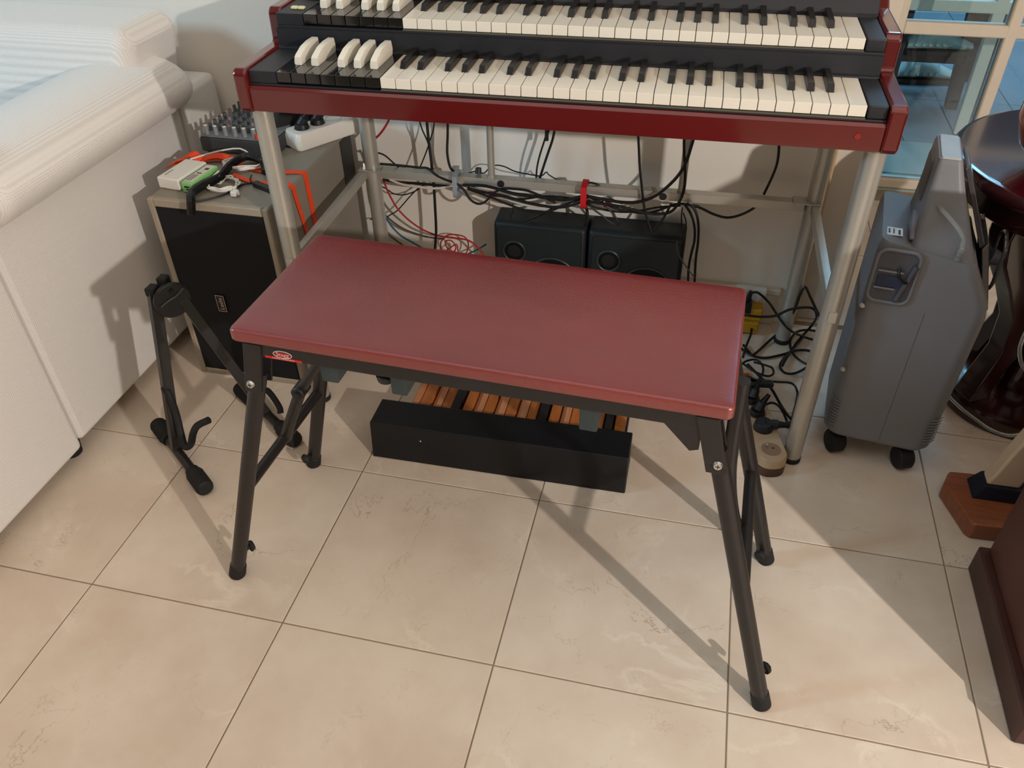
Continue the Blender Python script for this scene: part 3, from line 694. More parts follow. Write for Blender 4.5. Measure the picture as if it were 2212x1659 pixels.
# foam blocks and a height knob under the rail
for x, z0, w in ((-.173, .432, .019), (-.082, .430, .017), (.152, .424, .018)):
    bm = nb(); box(bm, (x - w / 1, -.1135, z0), (x + w * .2, -.075, .4595), .002, 2); obj('foam_block', bm, M_foam, bench)
bm = nb(); cyl(bm, (-.112, -.096, .446), (-.112, -.096, .478), .004, 16); cyl(bm, (-.112, -.096, .436), (-.112, -.096, .447), .011, 28, .0125, .0015); obj('height_knob', bm, M_black, bench)

# ------------------------------------------------------------ pedal board
pb = thing('pedal_board', 'black wooden organ pedal board with short orange wood pedals under the bench', 'pedal board', (.575, .415, 0), math.radians(.6))
O4 = Vector((.577, .415, 0))
bm = nb(); rings = [[(.3405, .377, 0), (.8135, .377, 0), (.8135, .462, 0), (.3405, .462, 0)], [(.3405, .3855, .078), (.8135, .3855, .078), (.8135, .455, .078), (.3405, .455, .078)]]
loft(bm, rings); obj('housing', sub(bm, O4), mat('black_painted_wood', '#0d0e12', .42, var=.2, bump=.15, bscale=400), pb, sm=False, bev=.002)
for x, y, z in ((.437, .3828, .052), (.36, .389, .0783), (.80, .389, .0783), (.41, .389, .0783), (.675, .389, .0783), (.71, .43, .0783)):
    bm = nb(); cyl(bm, (x, y, z - .001), (x, y - .0006 * (z < .07), z + .0004), .0014, 10); obj('screw', sub(bm, O4), M_chrome if z < .07 else M_black, pb)
xs = [(.390, .4035, 0), (.4045, .427, 1), (.430, .448, 2), (.449, .468, 1), (.471, .487, 3), (.4895, .509, 1), (.5105, .529, 2), (.530, .549, 1), (.5515, .571, 2), (.572, .592, 1), (.594, .613, 2), (.614, .632, 1), (.6365, .6515, 3), (.655, .674, 1), (.6765, .694, 2), (.695, .715, 1), (.7175, .737, 2), (.738, .757, 1), (.7605, .774, 3), (.7775, .797, 1)]
for a, b, t in xs:
    bm = nb()
    z = .058 if t != 3 else .067
    if t == 2: prism(bm, [(a, .035), (b, .035), (b, .058), (a + .008, .058), (a, .052)], 'y', .4565, .66)
    else: box(bm, (a, .4565, .035), (b, .66, z), .0015)
    o = obj('pedal', sub(bm, O4), {0: M_woodpink, 1: M_wood, 2: M_woodpink, 3: M_black}[t], pb, sm=False)
    if t == 3: o['label'] = 'black sharp pedal'
bm = nb(); box(bm, (.385, .457, .0), (.80, .66, .034)); obj('pedal_bed', sub(bm, O4), M_black, pb, sm=False)

# ------------------------------------------------------------ guitar stand
gs = thing('guitar_stand', 'black folding guitar stand with round head between the sofa and the bench', 'stand', (.03, .36, 0))
O5 = Vector((.03, .36, 0)); HD = Vector((.006, .382, .300))
b1a, b1b = V((-.098, .356, .0165)), V((.086, .216, .0165)); b2a, b2b = V((.005, .492, .0165)), V((.190, .366, .0165))
for a, b, t in ((b1a, b1b, .46), (b2a, b2b, .5)):
    d = (b - a).normalized()
    bm = nb(); cyl(bm, a + d * .03, b - d * .03, .0090, 20); br = obj('foot_bar', sub(bm, O5), M_blackm, gs)
    for e, s in ((a, 1), (b, -1)):
        bm = nb(); cyl(bm, e, e + d * s * .054, .0150, 24, .0150, .003)
        cyl(bm, e + d * s * .054, e + d * s * .062, .0125, 24)
        u, w = frame(d)
        for k in range(18):
            q = (u * math.cos(2 * PI * k / 18) + w * math.sin(2 * PI * k / 18)) * .0150
            tube(bm, [e + d * s * .006 + q, e + d * s * .05 + q], .0011, 5, 1)
        obj('ribbed_grip', sub(bm, O5), M_rubber, br)
dn = Vector((.80, -.60, 0))
def sqtube(a, b, w, name):
    a, b = V(a), V(b); d = (b - a).normalized(); u = dn - d * dn.dot(d); u.normalize(); v = d.cross(u)
    bm = nb(); loft(bm, [[p + u * w * i + v * w * j for i, j in ((-1, -1), (1, -1), (1, 1), (-1, 1))] for p in (a, b)])
    return obj(name, sub(bm, O5), M_blackm, gs, sm=False, bev=.001)
m1 = V((-.021, .298, .018)); m2 = b2a + (b2b - b2a) * .5
sqtube(HD - dn * .012 + Vector((-.016, -.014, .022)), m1, .0092, 'leg'); sqtube(HD - dn * .012 + Vector((.012, .006, .012)), m2, .0092, 'leg')
bm = nb(); cyl(bm, HD - dn * .004, HD + dn * .006, .0325, 40, .0325, .002); hd = obj('head_disc', sub(bm, O5), M_black, gs)
side = Vector((.6, .8, 0)); up = Vector((0, 0, 1))
def hp(a, b, c=.007): return HD + side * a + up * b + dn * c
bm = nb(); tube(bm, [hp(-.023, -.002), hp(-.008, .004), hp(.006, .008), hp(.022, .018)], .0026, 10, 5); obj('latch_handle', sub(bm, O5), mat('latch', '#3a3a3a', .3), hd)
bm = nb(); cyl(bm, hp(.002, .02, .004), hp(.002, .02, .009), .004, 16); obj('latch_pin', sub(bm, O5), M_rubber, hd)
bm = nb(); box(bm, HD + Vector((-.036, -.018, .012)), HD + Vector((-.018, .004, .028)), .002); box(bm, HD + Vector((-.022, .000, .022)), HD + Vector((-.004, .020, .040)), .003); obj('leg_socket', sub(bm, O5), M_rubber, gs)
lt = (m1 - (HD + Vector((-.03, -.02, .02))))
hk0 = m1 + (HD + Vector((-.034, -.005, .02)) - m1) * .42
bm = nb(); tube(bm, [hk0 + Vector((0, -.006, 0)), hk0 + Vector((.012, -.014, -.012)), hk0 + Vector((.016, -.018, -.05)), hk0 + Vector((.022, -.03, -.085)), hk0 + Vector((.034, -.045, -.103)), hk0 + Vector((.046, -.042, -.098)), hk0 + Vector((.052, -.034, -.078)), hk0 + Vector((.062, -.028, -.062)), hk0 + Vector((.085, -.022, -.049))], .0066, 14, 6); obj('cradle_hook', sub(bm, O5), M_rubber, gs)
bm = nb(); tube(bm, [m2 + Vector((-.02, .03, .03)), m2 + Vector((.01, .01, .05)), m2 + Vector((.035, -.005, .03)), m2 + Vector((.04, -.012, .018))], .006, 12, 5); obj('cradle_hook', sub(bm, O5), M_rubber, gs)

# ------------------------------------------------------------ two small black monitors on the floor by the wall
def monitor(x0, label):
    m = thing('monitor_speaker', label, 'speaker', (x0 + .1, .90, 0), math.radians(.6), 'small black monitors by the wall')
    bm = nb(); rings = []
    for t, z in ((0, 0), (1, .222), (2, .232)):
        pass
    poly = [(-.0, 0), (-.0, .222), (.006, .232), (.06, .236), (.075, .226), (.075, 0)]
    bm = nb(); prism(bm, poly, 'x', -.1015, .1015); obj('body', bm, mat('monitor_plastic', '#15191b', .5, bump=.3, bscale=300), m, bev=.008)
    bm = nb(); rr = rrect(-.093, .093, .01, .222, .012, 0)
    loft(bm, [[(p[0], -.0015, p[1]) for p in rr], [(p[0] * .985, -.0035, p[1]) for p in rr]]); obj('front_plate', bm, mat('monitor_face', '#1d2426', .42, var=.1), m)
    for cx, cz, r in ((-.055, .165, .024), (.03, .10, .056)):
        bm = nb()
        rg = [(cx + r * math.cos(2 * PI * k / 40), -.0042, cz + r * math.sin(2 * PI * k / 40)) for k in range(40)]; tube(bm, rg, .0022, 6, 1, closed=True)
        o = obj('driver_ring', bm, mat('monitor_ring', '#2e3638', .35), m)
        bm = nb(); rg2 = [[(cx + q * r * math.cos(2 * PI * k / 40), -.0037 - dd, cz + q * r * math.sin(2 * PI * k / 40)) for k in range(40)] for q, dd in ((.98, 0), (.6, -.006 + .006), (.3, .002))]
        loft(bm, rg2); obj('driver_cone', bm, mat('monitor_cone', '#121516', .55), m)
    return m
monitor(.448, 'small black monitor speaker by the wall, left of the pair behind the bench')
monitor(.656, 'small black monitor speaker by the wall, right of the pair behind the bench')

# ------------------------------------------------------------ cables
def cable(pts, r, label, m=M_cable, n=6, name='cable', sides=7, group=None):
    bm = nb(); tube(bm, pts, r, sides, n); return tag(obj(name, bm, m), label, 'cable', group)
M_cred = mat('cable_red', '#a81d22', .45); M_cblue = mat('cable_teal', '#1f5a72', .45); M_cwht = mat('cable_cream', '#cfc2b2', .5); M_cgrey = mat('cable_grey', '#4c4a42', .5)
cable([(0.2383,0.9,0.4621), (0.2317,0.9,0.4396), (0.2169,0.9,0.417), (0.1982,0.9,0.3977), (0.1828,0.9,0.3905)], .0024, 'short red cable curving behind the left back leg of the stand', M_cred)
cable([(0.1644,0.94,0.3511), (0.1746,0.94,0.3308), (0.1836,0.94,0.2993), (0.1899,0.94,0.2702), (0.1997,0.94,0.2421), (0.2134,0.94,0.2161), (0.2374,0.94,0.1907), (0.2698,0.94,0.1695), (0.3077,0.94,0.1582), (0.3407,0.94,0.1571), (0.3714,0.94,0.1557), (0.3895,0.94,0.1458), (0.4104,0.94,0.1218)], .0021, 'long red cable sagging from the left stand leg to the floor', M_cred)
cable([(0.3047,0.955,0.1036), (0.3034,0.955,0.1316), (0.3194,0.955,0.1526), (0.3419,0.955,0.1575), (0.3637,0.955,0.1527), (0.3704,0.955,0.1331), (0.3614,0.955,0.1101), (0.3391,0.955,0.1112), (0.3204,0.955,0.1177), (0.3149,0.955,0.1365), (0.3297,0.955,0.1406), (0.3398,0.955,0.1235), (0.3275,0.955,0.1062), (0.313,0.955,0.1082), (0.3404,0.955,0.1321), (0.3447,0.955,0.1119)], .0016, 'tangle of thin red wire on the floor behind the bench', M_cred)
cable([(0.1724,0.935,0.3486), (0.1776,0.935,0.3225), (0.1778,0.935,0.2901), (0.1762,0.935,0.2512), (0.1796,0.935,0.2151), (0.1911,0.935,0.1802), (0.2139,0.935,0.153), (0.2406,0.935,0.1379), (0.2728,0.935,0.1209)], .0022, 'teal cable hanging beside the left back leg of the stand', M_cblue)
cable([(0.1592,0.965,0.1947), (0.188,0.965,0.168), (0.2202,0.965,0.1498), (0.2703,0.965,0.1383), (0.3098,0.965,0.1378)], .0021, 'dark grey cable sagging low along the wall left of the black riser', M_cgrey)
cable([(0.1598,0.965,0.1433), (0.1831,0.965,0.125), (0.2132,0.965,0.1037)], .0021, 'dark grey cable end disappearing behind the bench seat at left', M_cgrey)
cable([(0.2847,0.93,0.44), (0.2912,0.93,0.411), (0.3019,0.93,0.3817), (0.3041,0.93,0.346), (0.304,0.93,0.3197)], .0017, 'thin black cable dropping under the organ, leftmost of the left cluster')
cable([(0.3055,0.925,0.4529), (0.3046,0.925,0.4188), (0.3059,0.925,0.3739), (0.3077,0.925,0.3328), (0.3085,0.925,0.2903), (0.3073,0.925,0.2351), (0.305,0.925,0.1776), (0.2975,0.925,0.1232)], .0031, 'thick black cable hanging straight from the organ to behind the bench')
cable([(0.3203,0.93,0.4473), (0.317,0.93,0.4178), (0.3079,0.93,0.3923), (0.295,0.93,0.3607), (0.2796,0.93,0.3282)], .0015, 'thin black wire crossing the thick cable under the organ')
cable([(0.3492,0.93,0.4494), (0.3462,0.93,0.4052), (0.3425,0.93,0.3646), (0.3466,0.93,0.334), (0.3561,0.93,0.3222)], .0028, 'black cable between the left cable cluster and the thin support tube')
cable([(0.1859,0.905,0.3653), (0.2101,0.905,0.3591), (0.2291,0.905,0.3431), (0.2406,0.905,0.3336)], .0018, 'thin black cable from the left back leg onto the crossbar')
cable([(0.2082,0.884,0.3483), (0.2372,0.884,0.3487), (0.2659,0.884,0.3481), (0.2934,0.884,0.3474), (0.3137,0.884,0.3471), (0.3299,0.884,0.3341), (0.3525,0.884,0.3248), (0.3724,0.884,0.3193), (0.3889,0.884,0.3062), (0.401,0.884,0.2862), (0.4179,0.884,0.2772), (0.4343,0.884,0.2831), (0.4521,0.884,0.3038), (0.4723,0.884,0.3161), (0.497,0.884,0.3184), (0.5264,0.884,0.317), (0.5558,0.884,0.3074), (0.5851,0.884,0.2957)], .0026, 'black cable running over the crossbar and looping under the grey tie')
cable([(0.385,0.93,0.3226), (0.4057,0.93,0.3287), (0.4208,0.93,0.3258), (0.4345,0.93,0.3395), (0.4488,0.93,0.3459), (0.4668,0.93,0.3443), (0.4886,0.93,0.3359), (0.5165,0.93,0.3322), (0.5442,0.93,0.3305), (0.5559,0.93,0.3398), (0.5619,0.93,0.3342), (0.5807,0.93,0.3256), (0.6073,0.93,0.3218), (0.6365,0.93,0.3224)], .0014, 'thin black wire waving above the crossbar in the middle')
cable([(0.5642,0.93,0.4429), (0.5597,0.93,0.4264), (0.5551,0.93,0.4193), (0.5495,0.93,0.4013), (0.542,0.93,0.376), (0.5362,0.93,0.3483), (0.5343,0.93,0.3214)], .0020, 'black cable with inline connector at the middle of the organ')
cable([(0.5736,0.93,0.4436), (0.5685,0.93,0.4126), (0.5593,0.93,0.3824), (0.5499,0.93,0.3515), (0.5413,0.93,0.322)], .0027, 'thicker black cable beside the inline connector cable')
cable([(0.6408,0.9,0.3376), (0.6578,0.9,0.3391), (0.6732,0.9,0.3335), (0.6854,0.9,0.3183), (0.7024,0.9,0.3056), (0.7218,0.9,0.2992)], .0020, 'black cable leaving the red tie over the crossbar')
cable([(0.7419,0.883,0.4586), (0.7463,0.883,0.4268), (0.7511,0.883,0.3894), (0.758,0.883,0.3512), (0.7632,0.883,0.3217), (0.7691,0.883,0.2969), (0.7778,0.883,0.2718), (0.7875,0.883,0.2486)], .0026, 'black cable hanging in front of the crossbar down to the right monitor')
cable([(0.7874,0.885,0.2475), (0.7971,0.885,0.2644), (0.8083,0.885,0.2844), (0.8155,0.885,0.3036), (0.8197,0.885,0.3162)], .0026, 'short black cable rising from the lowest point of the bundle')
cable([(0.8478,0.878,0.4614), (0.8439,0.878,0.4367), (0.8386,0.878,0.4085), (0.8276,0.878,0.3811), (0.8073,0.878,0.3531), (0.7841,0.878,0.3312), (0.7558,0.878,0.3174), (0.7236,0.878,0.3132), (0.6811,0.878,0.3162), (0.6451,0.878,0.3188), (0.6054,0.878,0.3068), (0.557,0.878,0.3083), (0.4983,0.878,0.311), (0.4393,0.878,0.322), (0.3893,0.878,0.3195)], .0033, 'thick black cable sweeping from the right of the organ into the bundle')
cable([(0.8291,0.88,0.4592), (0.8329,0.88,0.4258), (0.839,0.88,0.3888), (0.8411,0.88,0.3553), (0.8355,0.88,0.3252), (0.82,0.88,0.3004), (0.7902,0.88,0.2933), (0.7573,0.88,0.2961), (0.7194,0.88,0.3026), (0.6815,0.88,0.305), (0.6453,0.88,0.3056), (0.5958,0.88,0.2883), (0.5371,0.88,0.2908), (0.4779,0.88,0.3019), (0.4283,0.88,0.3076), (0.3984,0.88,0.3131)], .0030, 'thick black cable looping below the crossbar at the right end of the bundle')
cable([(0.3959,0.888,0.3071), (0.4457,0.888,0.2928), (0.4955,0.888,0.2765), (0.5354,0.888,0.2677), (0.5749,0.888,0.2748), (0.6087,0.888,0.294), (0.6438,0.888,0.3098)], .0024, 'black cable drooping lowest under the middle of the crossbar')
cable([(0.6425,0.895,0.3146), (0.6893,0.895,0.2964), (0.728,0.895,0.2868), (0.7753,0.895,0.2863), (0.8111,0.895,0.3023), (0.8377,0.895,0.3131), (0.8745,0.895,0.3106)], .0026, 'black cable from the red tie to the right side hanging group')
cable([(0.3827,0.9,0.3129), (0.4427,0.9,0.2932), (0.5029,0.9,0.2884), (0.5624,0.9,0.3004), (0.621,0.9,0.2998), (0.6798,0.9,0.2826), (0.7373,0.9,0.2821), (0.7925,0.9,0.298), (0.838,0.9,0.3066)], .0022, 'black cable threaded through the bundle behind the crossbar')
cable([(0.2033,0.905,0.3028), (0.2347,0.905,0.2992), (0.277,0.905,0.3009), (0.3187,0.905,0.3005), (0.3652,0.905,0.3005)], .0030, 'black cable strapped under the left part of the crossbar')
cable([(0.2191,0.898,0.3074), (0.2456,0.898,0.2991), (0.279,0.898,0.2968), (0.3153,0.898,0.296), (0.3499,0.898,0.3024), (0.3729,0.898,0.3108), (0.4131,0.898,0.3019), (0.4533,0.898,0.2951), (0.4883,0.898,0.2837), (0.5332,0.898,0.2764), (0.5827,0.898,0.2834), (0.6167,0.898,0.2941), (0.6425,0.898,0.3028)], .0026, 'cream cable woven through the black bundle', M_cwht)
cable([(0.274,0.955,0.2733), (0.2566,0.955,0.2606), (0.2385,0.955,0.242), (0.2222,0.955,0.2233), (0.2046,0.955,0.2043), (0.1888,0.955,0.1933), (0.168,0.955,0.1806), (0.1353,0.955,0.1748)], .0014, 'thin black wire curving down left from the crossbar')
cable([(0.1712,0.955,0.2616), (0.1849,0.955,0.2561), (0.2004,0.955,0.2463), (0.2223,0.955,0.245), (0.245,0.955,0.2528), (0.2623,0.955,0.2633), (0.2706,0.955,0.2708)], .0014, 'thin black wire in a shallow loop below the crossbar at left')
cable([(0.6397,0.92,0.2835), (0.6463,0.92,0.2661), (0.6472,0.92,0.2446), (0.6441,0.92,0.2257)], .0033, 'thick black cable dropping behind the left monitor')
cable([(0.6533,0.89,0.3057), (0.6617,0.89,0.2878), (0.6817,0.89,0.2741), (0.7038,0.89,0.2584), (0.7174,0.89,0.2556), (0.7148,0.89,0.2659), (0.6982,0.89,0.2863), (0.6863,0.89,0.2955), (0.6797,0.89,0.3103)], .0020, 'black wire in a narrow pointed loop above the monitors')
cable([(0.5824,0.9,0.2803), (0.5628,0.9,0.2644), (0.5379,0.9,0.2489), (0.5146,0.9,0.2378)], .0024, 'black cable running down to the top of the left monitor')
cable([(0.4907,0.9,0.2765), (0.4905,0.9,0.2604), (0.4851,0.9,0.2457), (0.4881,0.9,0.2361)], .0015, 'thin black wire standing on the left monitor')
cable([(1.0068,0.95,0.4387), (1.011,0.95,0.4111), (1.0118,0.95,0.3875), (1.0078,0.95,0.361), (0.9984,0.95,0.3224)], .0027, 'black cable hanging from the organ near the right back leg')
cable([(0.9956,0.93,0.3276), (0.9837,0.93,0.3022), (0.9594,0.93,0.2833), (0.9331,0.93,0.2744), (0.9045,0.93,0.2798), (0.8751,0.93,0.2914), (0.8417,0.93,0.2964)], .0027, 'black cable sagging below the crossbar on the right')
cable([(0.845,0.888,0.3172), (0.8602,0.888,0.2964), (0.871,0.888,0.2686), (0.8748,0.888,0.2374), (0.8725,0.888,0.2101), (0.8708,0.888,0.1768), (0.8736,0.888,0.1375)], .0027, 'left one of two thick cables dropping right of the monitors')
cable([(0.8502,0.886,0.3207), (0.8662,0.886,0.3082), (0.877,0.886,0.2807), (0.8822,0.886,0.2393), (0.8829,0.886,0.1961), (0.8872,0.886,0.1382)], .0027, 'right one of two thick cables dropping right of the monitors')
cable([(0.8421,0.9,0.3029), (0.8434,0.9,0.2752), (0.8498,0.9,0.2442), (0.8538,0.9,0.25), (0.8533,0.9,0.271), (0.8454,0.9,0.2909)], .0014, 'thin black wire loop touching the right monitor')
cable([(0.8398,0.875,0.2405), (0.8446,0.875,0.2142), (0.8607,0.875,0.1887), (0.8853,0.875,0.1582)], .0014, 'thin dark wire across the face of the right monitor', M_cgrey)
cable([(0.8789,0.95,0.1591), (0.8856,0.95,0.1368), (0.8967,0.95,0.1123)], .0022, 'short cream cable end beside the thick black cables', M_cwht)
cable([(0.3709,0.95,0.114), (0.3914,0.95,0.1261), (0.414,0.95,0.1431)], .0022, 'blue sleeved plug lead beside the left monitor', M_cblue)
# ties and end caps on the crossbar
def tie(p, m, label, w=.012):
    t = thing('cable_tie', label, 'cable tie', p, TH)
    bm = nb(); pts = [(0, y, z) for y, z in ((-.022, .013), (-.024, -.02), (-.018, -.034), (.0, -.036), (.014, -.030), (.016, 0), (.014, .014), (-.004, .016), (-.022, .013))]
    ribbon(bm, pts, (1, 0, 0), w, .0014, 3); obj('band', bm, m, t); return t
tie([(0.6439,0.895,0.327)][0], mat('velcro_red', '#c41722', .6), 'red hook-and-loop tie around the crossbar and cable bundle')
tie([(0.3726,0.895,0.3247)][0], mat('velcro_grey', '#93979a', .5), 'pale grey cable tie around the left part of the crossbar', .010)
for (p, l) in (([(0.4433,0.905,0.2909)][0], 'small red tie end showing in the cable bundle at left'), ([(0.6909,0.905,0.2948)][0], 'small red tie end showing in the cable bundle at right')):
    bm = nb(); box(bm, (-.006, -.002, -.007), (.006, .002, .007), .001); o = tag(obj('tie_end', bm, mat('velcro_red', '#c41722', .6)), l, 'cable tie'); o.location = p
bm = nb(); cyl(bm, (0, 0, 0), (0, .004, .012), .007, 18, .006, .001); o = tag(obj('cable_clip', bm, M_black), 'round black clip on top of the crossbar beside the thin tube', 'clip'); o.location = [(0.4172,0.9,0.3378)][0]
bm = nb(); cyl(bm, (0, 0, -.012), (0, 0, .012), .004, 14); o = tag(obj('inline_connector', bm, M_black), 'small black inline connector on the middle hanging cable', 'connector'); o.location = [(0.556,0.93,0.4203)][0]

# ------------------------------------------------------------ floor cords right, yellow adapter, wall socket
cable([(1.0068,0.93,0.0937), (1.0129,0.93,0.1039), (1.0266,0.93,0.1034), (1.0517,0.93,0.0818), (1.073,0.9,0.0684), (1.0958,0.87,0.0597), (1.1358,0.9207,0.012), (1.1691,0.9084,0.012)], .0027, 'black cord leaving the plug on the yellow adapter')
cable([(0.9812,0.86,0.0905), (1.0288,0.86,0.09), (1.0605,0.86,0.0968), (1.0849,0.86,0.1152), (1.1152,0.86,0.125), (1.132,0.86,0.1228), (1.1413,0.86,0.1046), (1.1494,0.9371,0.03), (1.1259,0.9073,0.01), (1.1068,0.8621,0.006), (1.0903,0.8119,0.006)], .0028, 'black cord crossing in front of the yellow adapter to the right front')
cable([(1.0097,0.8708,0.006), (1.0217,0.8474,0.006), (1.0314,0.8393,0.006), (1.0628,0.8943,0.006), (1.0881,0.9151,0.03), (1.1002,0.8964,0.09), (1.1046,0.8964,0.13), (1.1108,0.8983,0.15), (1.1278,0.9135,0.12), (1.1507,0.9223,0.08), (1.1744,0.9367,0.04)], .0028, 'black cord rising in a pointed loop beside the right back leg')
cable([(1.004,0.8574,0.006), (1.0237,0.8377,0.006), (1.0526,0.832,0.006), (1.0912,0.852,0.006), (1.1206,0.8736,0.006), (1.1449,0.8787,0.006), (1.1635,0.869,0.006)], .0028, 'black cord lying in a flat wave behind the power strip')
cable([(1.176,0.9454,0.012), (1.1467,0.9483,0.012), (1.1215,0.9339,0.012), (1.1076,0.8954,0.012), (1.1112,0.8548,0.012), (1.1273,0.8282,0.012), (1.15,0.8134,0.012)], .0028, 'black cord in a round loop right of the back leg')
cable([(1.1357,0.919,0.012), (1.1146,0.8726,0.012), (1.0945,0.8345,0.012), (1.0843,0.8027,0.012), (1.0932,0.7805,0.012), (1.1145,0.7834,0.012), (1.1406,0.8114,0.012), (1.1557,0.8342,0.012)], .0028, 'black cord in an open loop behind the right front leg')
cable([(1.0248,0.9236,0.02), (1.023,0.8944,0.02), (1.0136,0.8469,0.02), (1.0074,0.8051,0.02)], .0027, 'black cord hanging from under the yellow adapter')
cable([(0.9999,0.7608,0.03), (1.0127,0.7796,0.03), (1.0314,0.7885,0.03), (1.0444,0.7735,0.03), (1.0461,0.747,0.03), (1.037,0.7187,0.03), (1.0253,0.7011,0.03)], .0024, 'black cord looping over the switch end of the beige strip')
cable([(1.0063,0.7702,0.03), (1.025,0.7503,0.03), (1.0525,0.7374,0.03), (1.0662,0.7466,0.03), (1.0647,0.7667,0.03), (1.0481,0.7743,0.03), (1.0277,0.7796,0.03)], .0024, 'black cord in a side loop behind the beige strip')
cable([(1.0126,0.7417,0.05), (1.0354,0.7079,0.05), (1.0573,0.6738,0.05), (1.0801,0.6663,0.02), (1.0947,0.6487,0.01), (1.1047,0.6327,0.01)], .0028, 'black cord running down along the right side of the beige strip')
cable([(1.0487,0.6942,0.05), (1.0708,0.6959,0.05), (1.0972,0.6971,0.05), (1.1166,0.7261,0.01), (1.114,0.691,0.008), (1.1055,0.6463,0.008)], .0024, 'thin black cord bending around toward the right front leg')
cable([(1.0419,0.5937,0.07), (1.0554,0.6034,0.07), (1.0736,0.6176,0.05), (1.0904,0.6221,0.02), (1.0949,0.605,0.012)], .0024, 'thin black cord arching from the third plug to the floor')
cable([(1.0784,0.5675,0.05), (1.0851,0.5716,0.05), (1.1001,0.6085,0.03), (1.1081,0.6398,0.02)], .0028, 'short black cord from the flat plug behind the stand leg')
ya = thing('power_adapter', 'yellow plastic plug adapter box at the foot of the back wall', 'adapter', (1.02, .945, .035), 0)
bm = nb(); box(bm, (-.04, -.022, 0), (.022, .022, .030), .004, 3); box(bm, (-.04, -.030, -.028), (.018, .020, .0), .003, 3); obj('body', bm, M_yellow, ya)
bm = nb(); box(bm, (-.026, -.026, .020), (-.004, .0, .046), .002, 2); cyl(bm, (-.014, -.01, .046), (-.010, -.01, .068), .006, 14, .0045); obj('plug_body', bm, M_black, ya)
wsk = thing('wall_socket', 'white wall socket box behind the yellow adapter', 'socket', (1.010, .968, .075), 0)
bm = nb(); box(bm, (-.03, -.012, -.03), (.035, .0035, .022), .003, 2); obj('socket_plate', bm, M_white, wsk)
bm = nb(); cyl(bm, (0, -.0125, 0), (0, -.0122, 0), .016, 24); obj('socket_face', bm, mat('socket_white', '#c8c4bc', .5), wsk)
# beige strip
S0, S1 = V((1.0585, .506, 0)), V((.995, .745, 0)); sd = S1 - S0; L_ = sd.length; az = math.atan2(sd.y, sd.x)
ps = thing('power_strip', 'long beige power strip full of black plugs beside the right stand leg', 'power strip', S0, az)
bm = nb(); loft(bm, [rrect(-.030, L_, -.0270, .0270, .024, 0, 8), rrect(-.030, L_, -.0270, .0270, .024, .018, 8), rrect(-.029, L_, -.0262, .0262, .024, .020, 8)]); obj('base', bm, mat('brown_plastic', '#4a3524', .5), ps)
bm = nb(); loft(bm, [rrect(-.030, L_, -.0270, .0270, .024, .0202, 8), rrect(-.030, L_, -.0270, .0270, .024, .036, 8), rrect(-.0275, L_ - .003, -.0245, .0245, .022, .0395, 8)]); obj('cover', bm, M_beige, ps)
SX = [.002, .058, .100, .138, .178]
for x in SX:
    bm = nb(); lathe(bm, [(.0190, .0398), (.0182, .0402), (.0172, .0396)], (x, 0, 0), 32, cap=False); obj('socket_rim', bm, M_beige, ps)
    bm = nb(); cyl(bm, (x, 0, .0396), (x, 0, .03985), .0172, 32); o = obj('socket', bm, mat('socket_shade', '#8b6f52', .5), ps)
    bm = nb(); cyl(bm, (x + .004, .008, .0398), (x + .004, .008, .048), .0020, 10); obj('earth_pin', bm, M_chrome, o)
    bm = nb(); cyl(bm, (x + .002, -.004, .0398), (x + .002, -.004, .0401), .0022, 10); obj('pin_hole', bm, M_black, o)
bm = nb(); box(bm, (.205, -.016, .039), (.222, .012, .043), .002); obj('switch', bm, mat('switch_red', '#a3361c', .35), ps)
def S(x, y=0, z=.040): c, s = math.cos(az), math.sin(az); return (S0.x + x * c - y * s, S0.y + x * s + y * c, z)
fp = thing('plug', 'flat angled black plug with its cord pointing right, next to the empty socket', 'plug', S(.058), math.radians(8))
bm = nb(); cyl(bm, (0, 0, 0), (0, 0, .016), .0185, 28, .0165, .002); box(bm, (0, -.008, .004), (.028, .008, .018), .004, 2); obj('plug_body', bm, M_black, fp)
bm = nb(); cyl(bm, (.027, 0, .011), (.052, 0, .010), .0065, 14, .0042); obj('strain_relief', bm, M_rubber, fp)
plug('plug', 'third black plug of the beige strip with cord arching right', S(.100), .9, .0)
plug('plug', 'second black plug of the beige strip with upright neck', S(.138), 1.2, .0)
lp_ = thing('plug', 'large flat black plug by the red switch of the beige strip', 'plug', S(.178), math.radians(6))
bm = nb(); cyl(bm, (0, 0, 0), (0, 0, .018), .0195, 28, .0175, .002); box(bm, (0, -.008, .006), (.050, .010, .018), .005, 2); obj('plug_body', bm, M_black, lp_)

# ------------------------------------------------------------ oxygen concentrator
CA = math.radians(-7.5); CO = Vector((1.236, .545, 0))
oc = thing('oxygen_concentrator', 'grey plastic oxygen concentrator on black casters right of the organ', 'medical device', CO, CA)
def R_(x0, x1, y0, y1, r, z, sl=0, n=5):
    return [(p[0], p[1], z + sl * (p[0] - x0)) for p in rrect(x0, x1, y0, y1, r, z, n)]
bm = nb()
loft(bm, [R_(-.086, .082, .006, .19, .026, .052), R_(-.092, .088, 0, .195, .028, .062), R_(-.092, .090, 0, .195, .026, .20), R_(-.092, .092, .000, .195, .022, .335), R_(-.092, .088, .001, .195, .020, .420, -.36), R_(-.091, .060, .002, .195, .018, .436, -.20), R_(-.088, .052, .006, .19, .016, .446, -.16)])
obj('lower_body', bm, M_conc, oc)
bm = nb()
loft(bm, [R_(-.046, .050, .008, .186, .014, .432, -.10), R_(-.044, .044, .012, .184, .013, .450, -.16), R_(-.043, .026, .032, .178, .012, .478), R_(-.042, .008, .048, .170, .010, .520), R_(-.041, -.004, .056, .165, .008, .552), R_(-.039, -.007, .060, .160, .006, .560)])
obj('upper_body', bm, M_conc, oc)
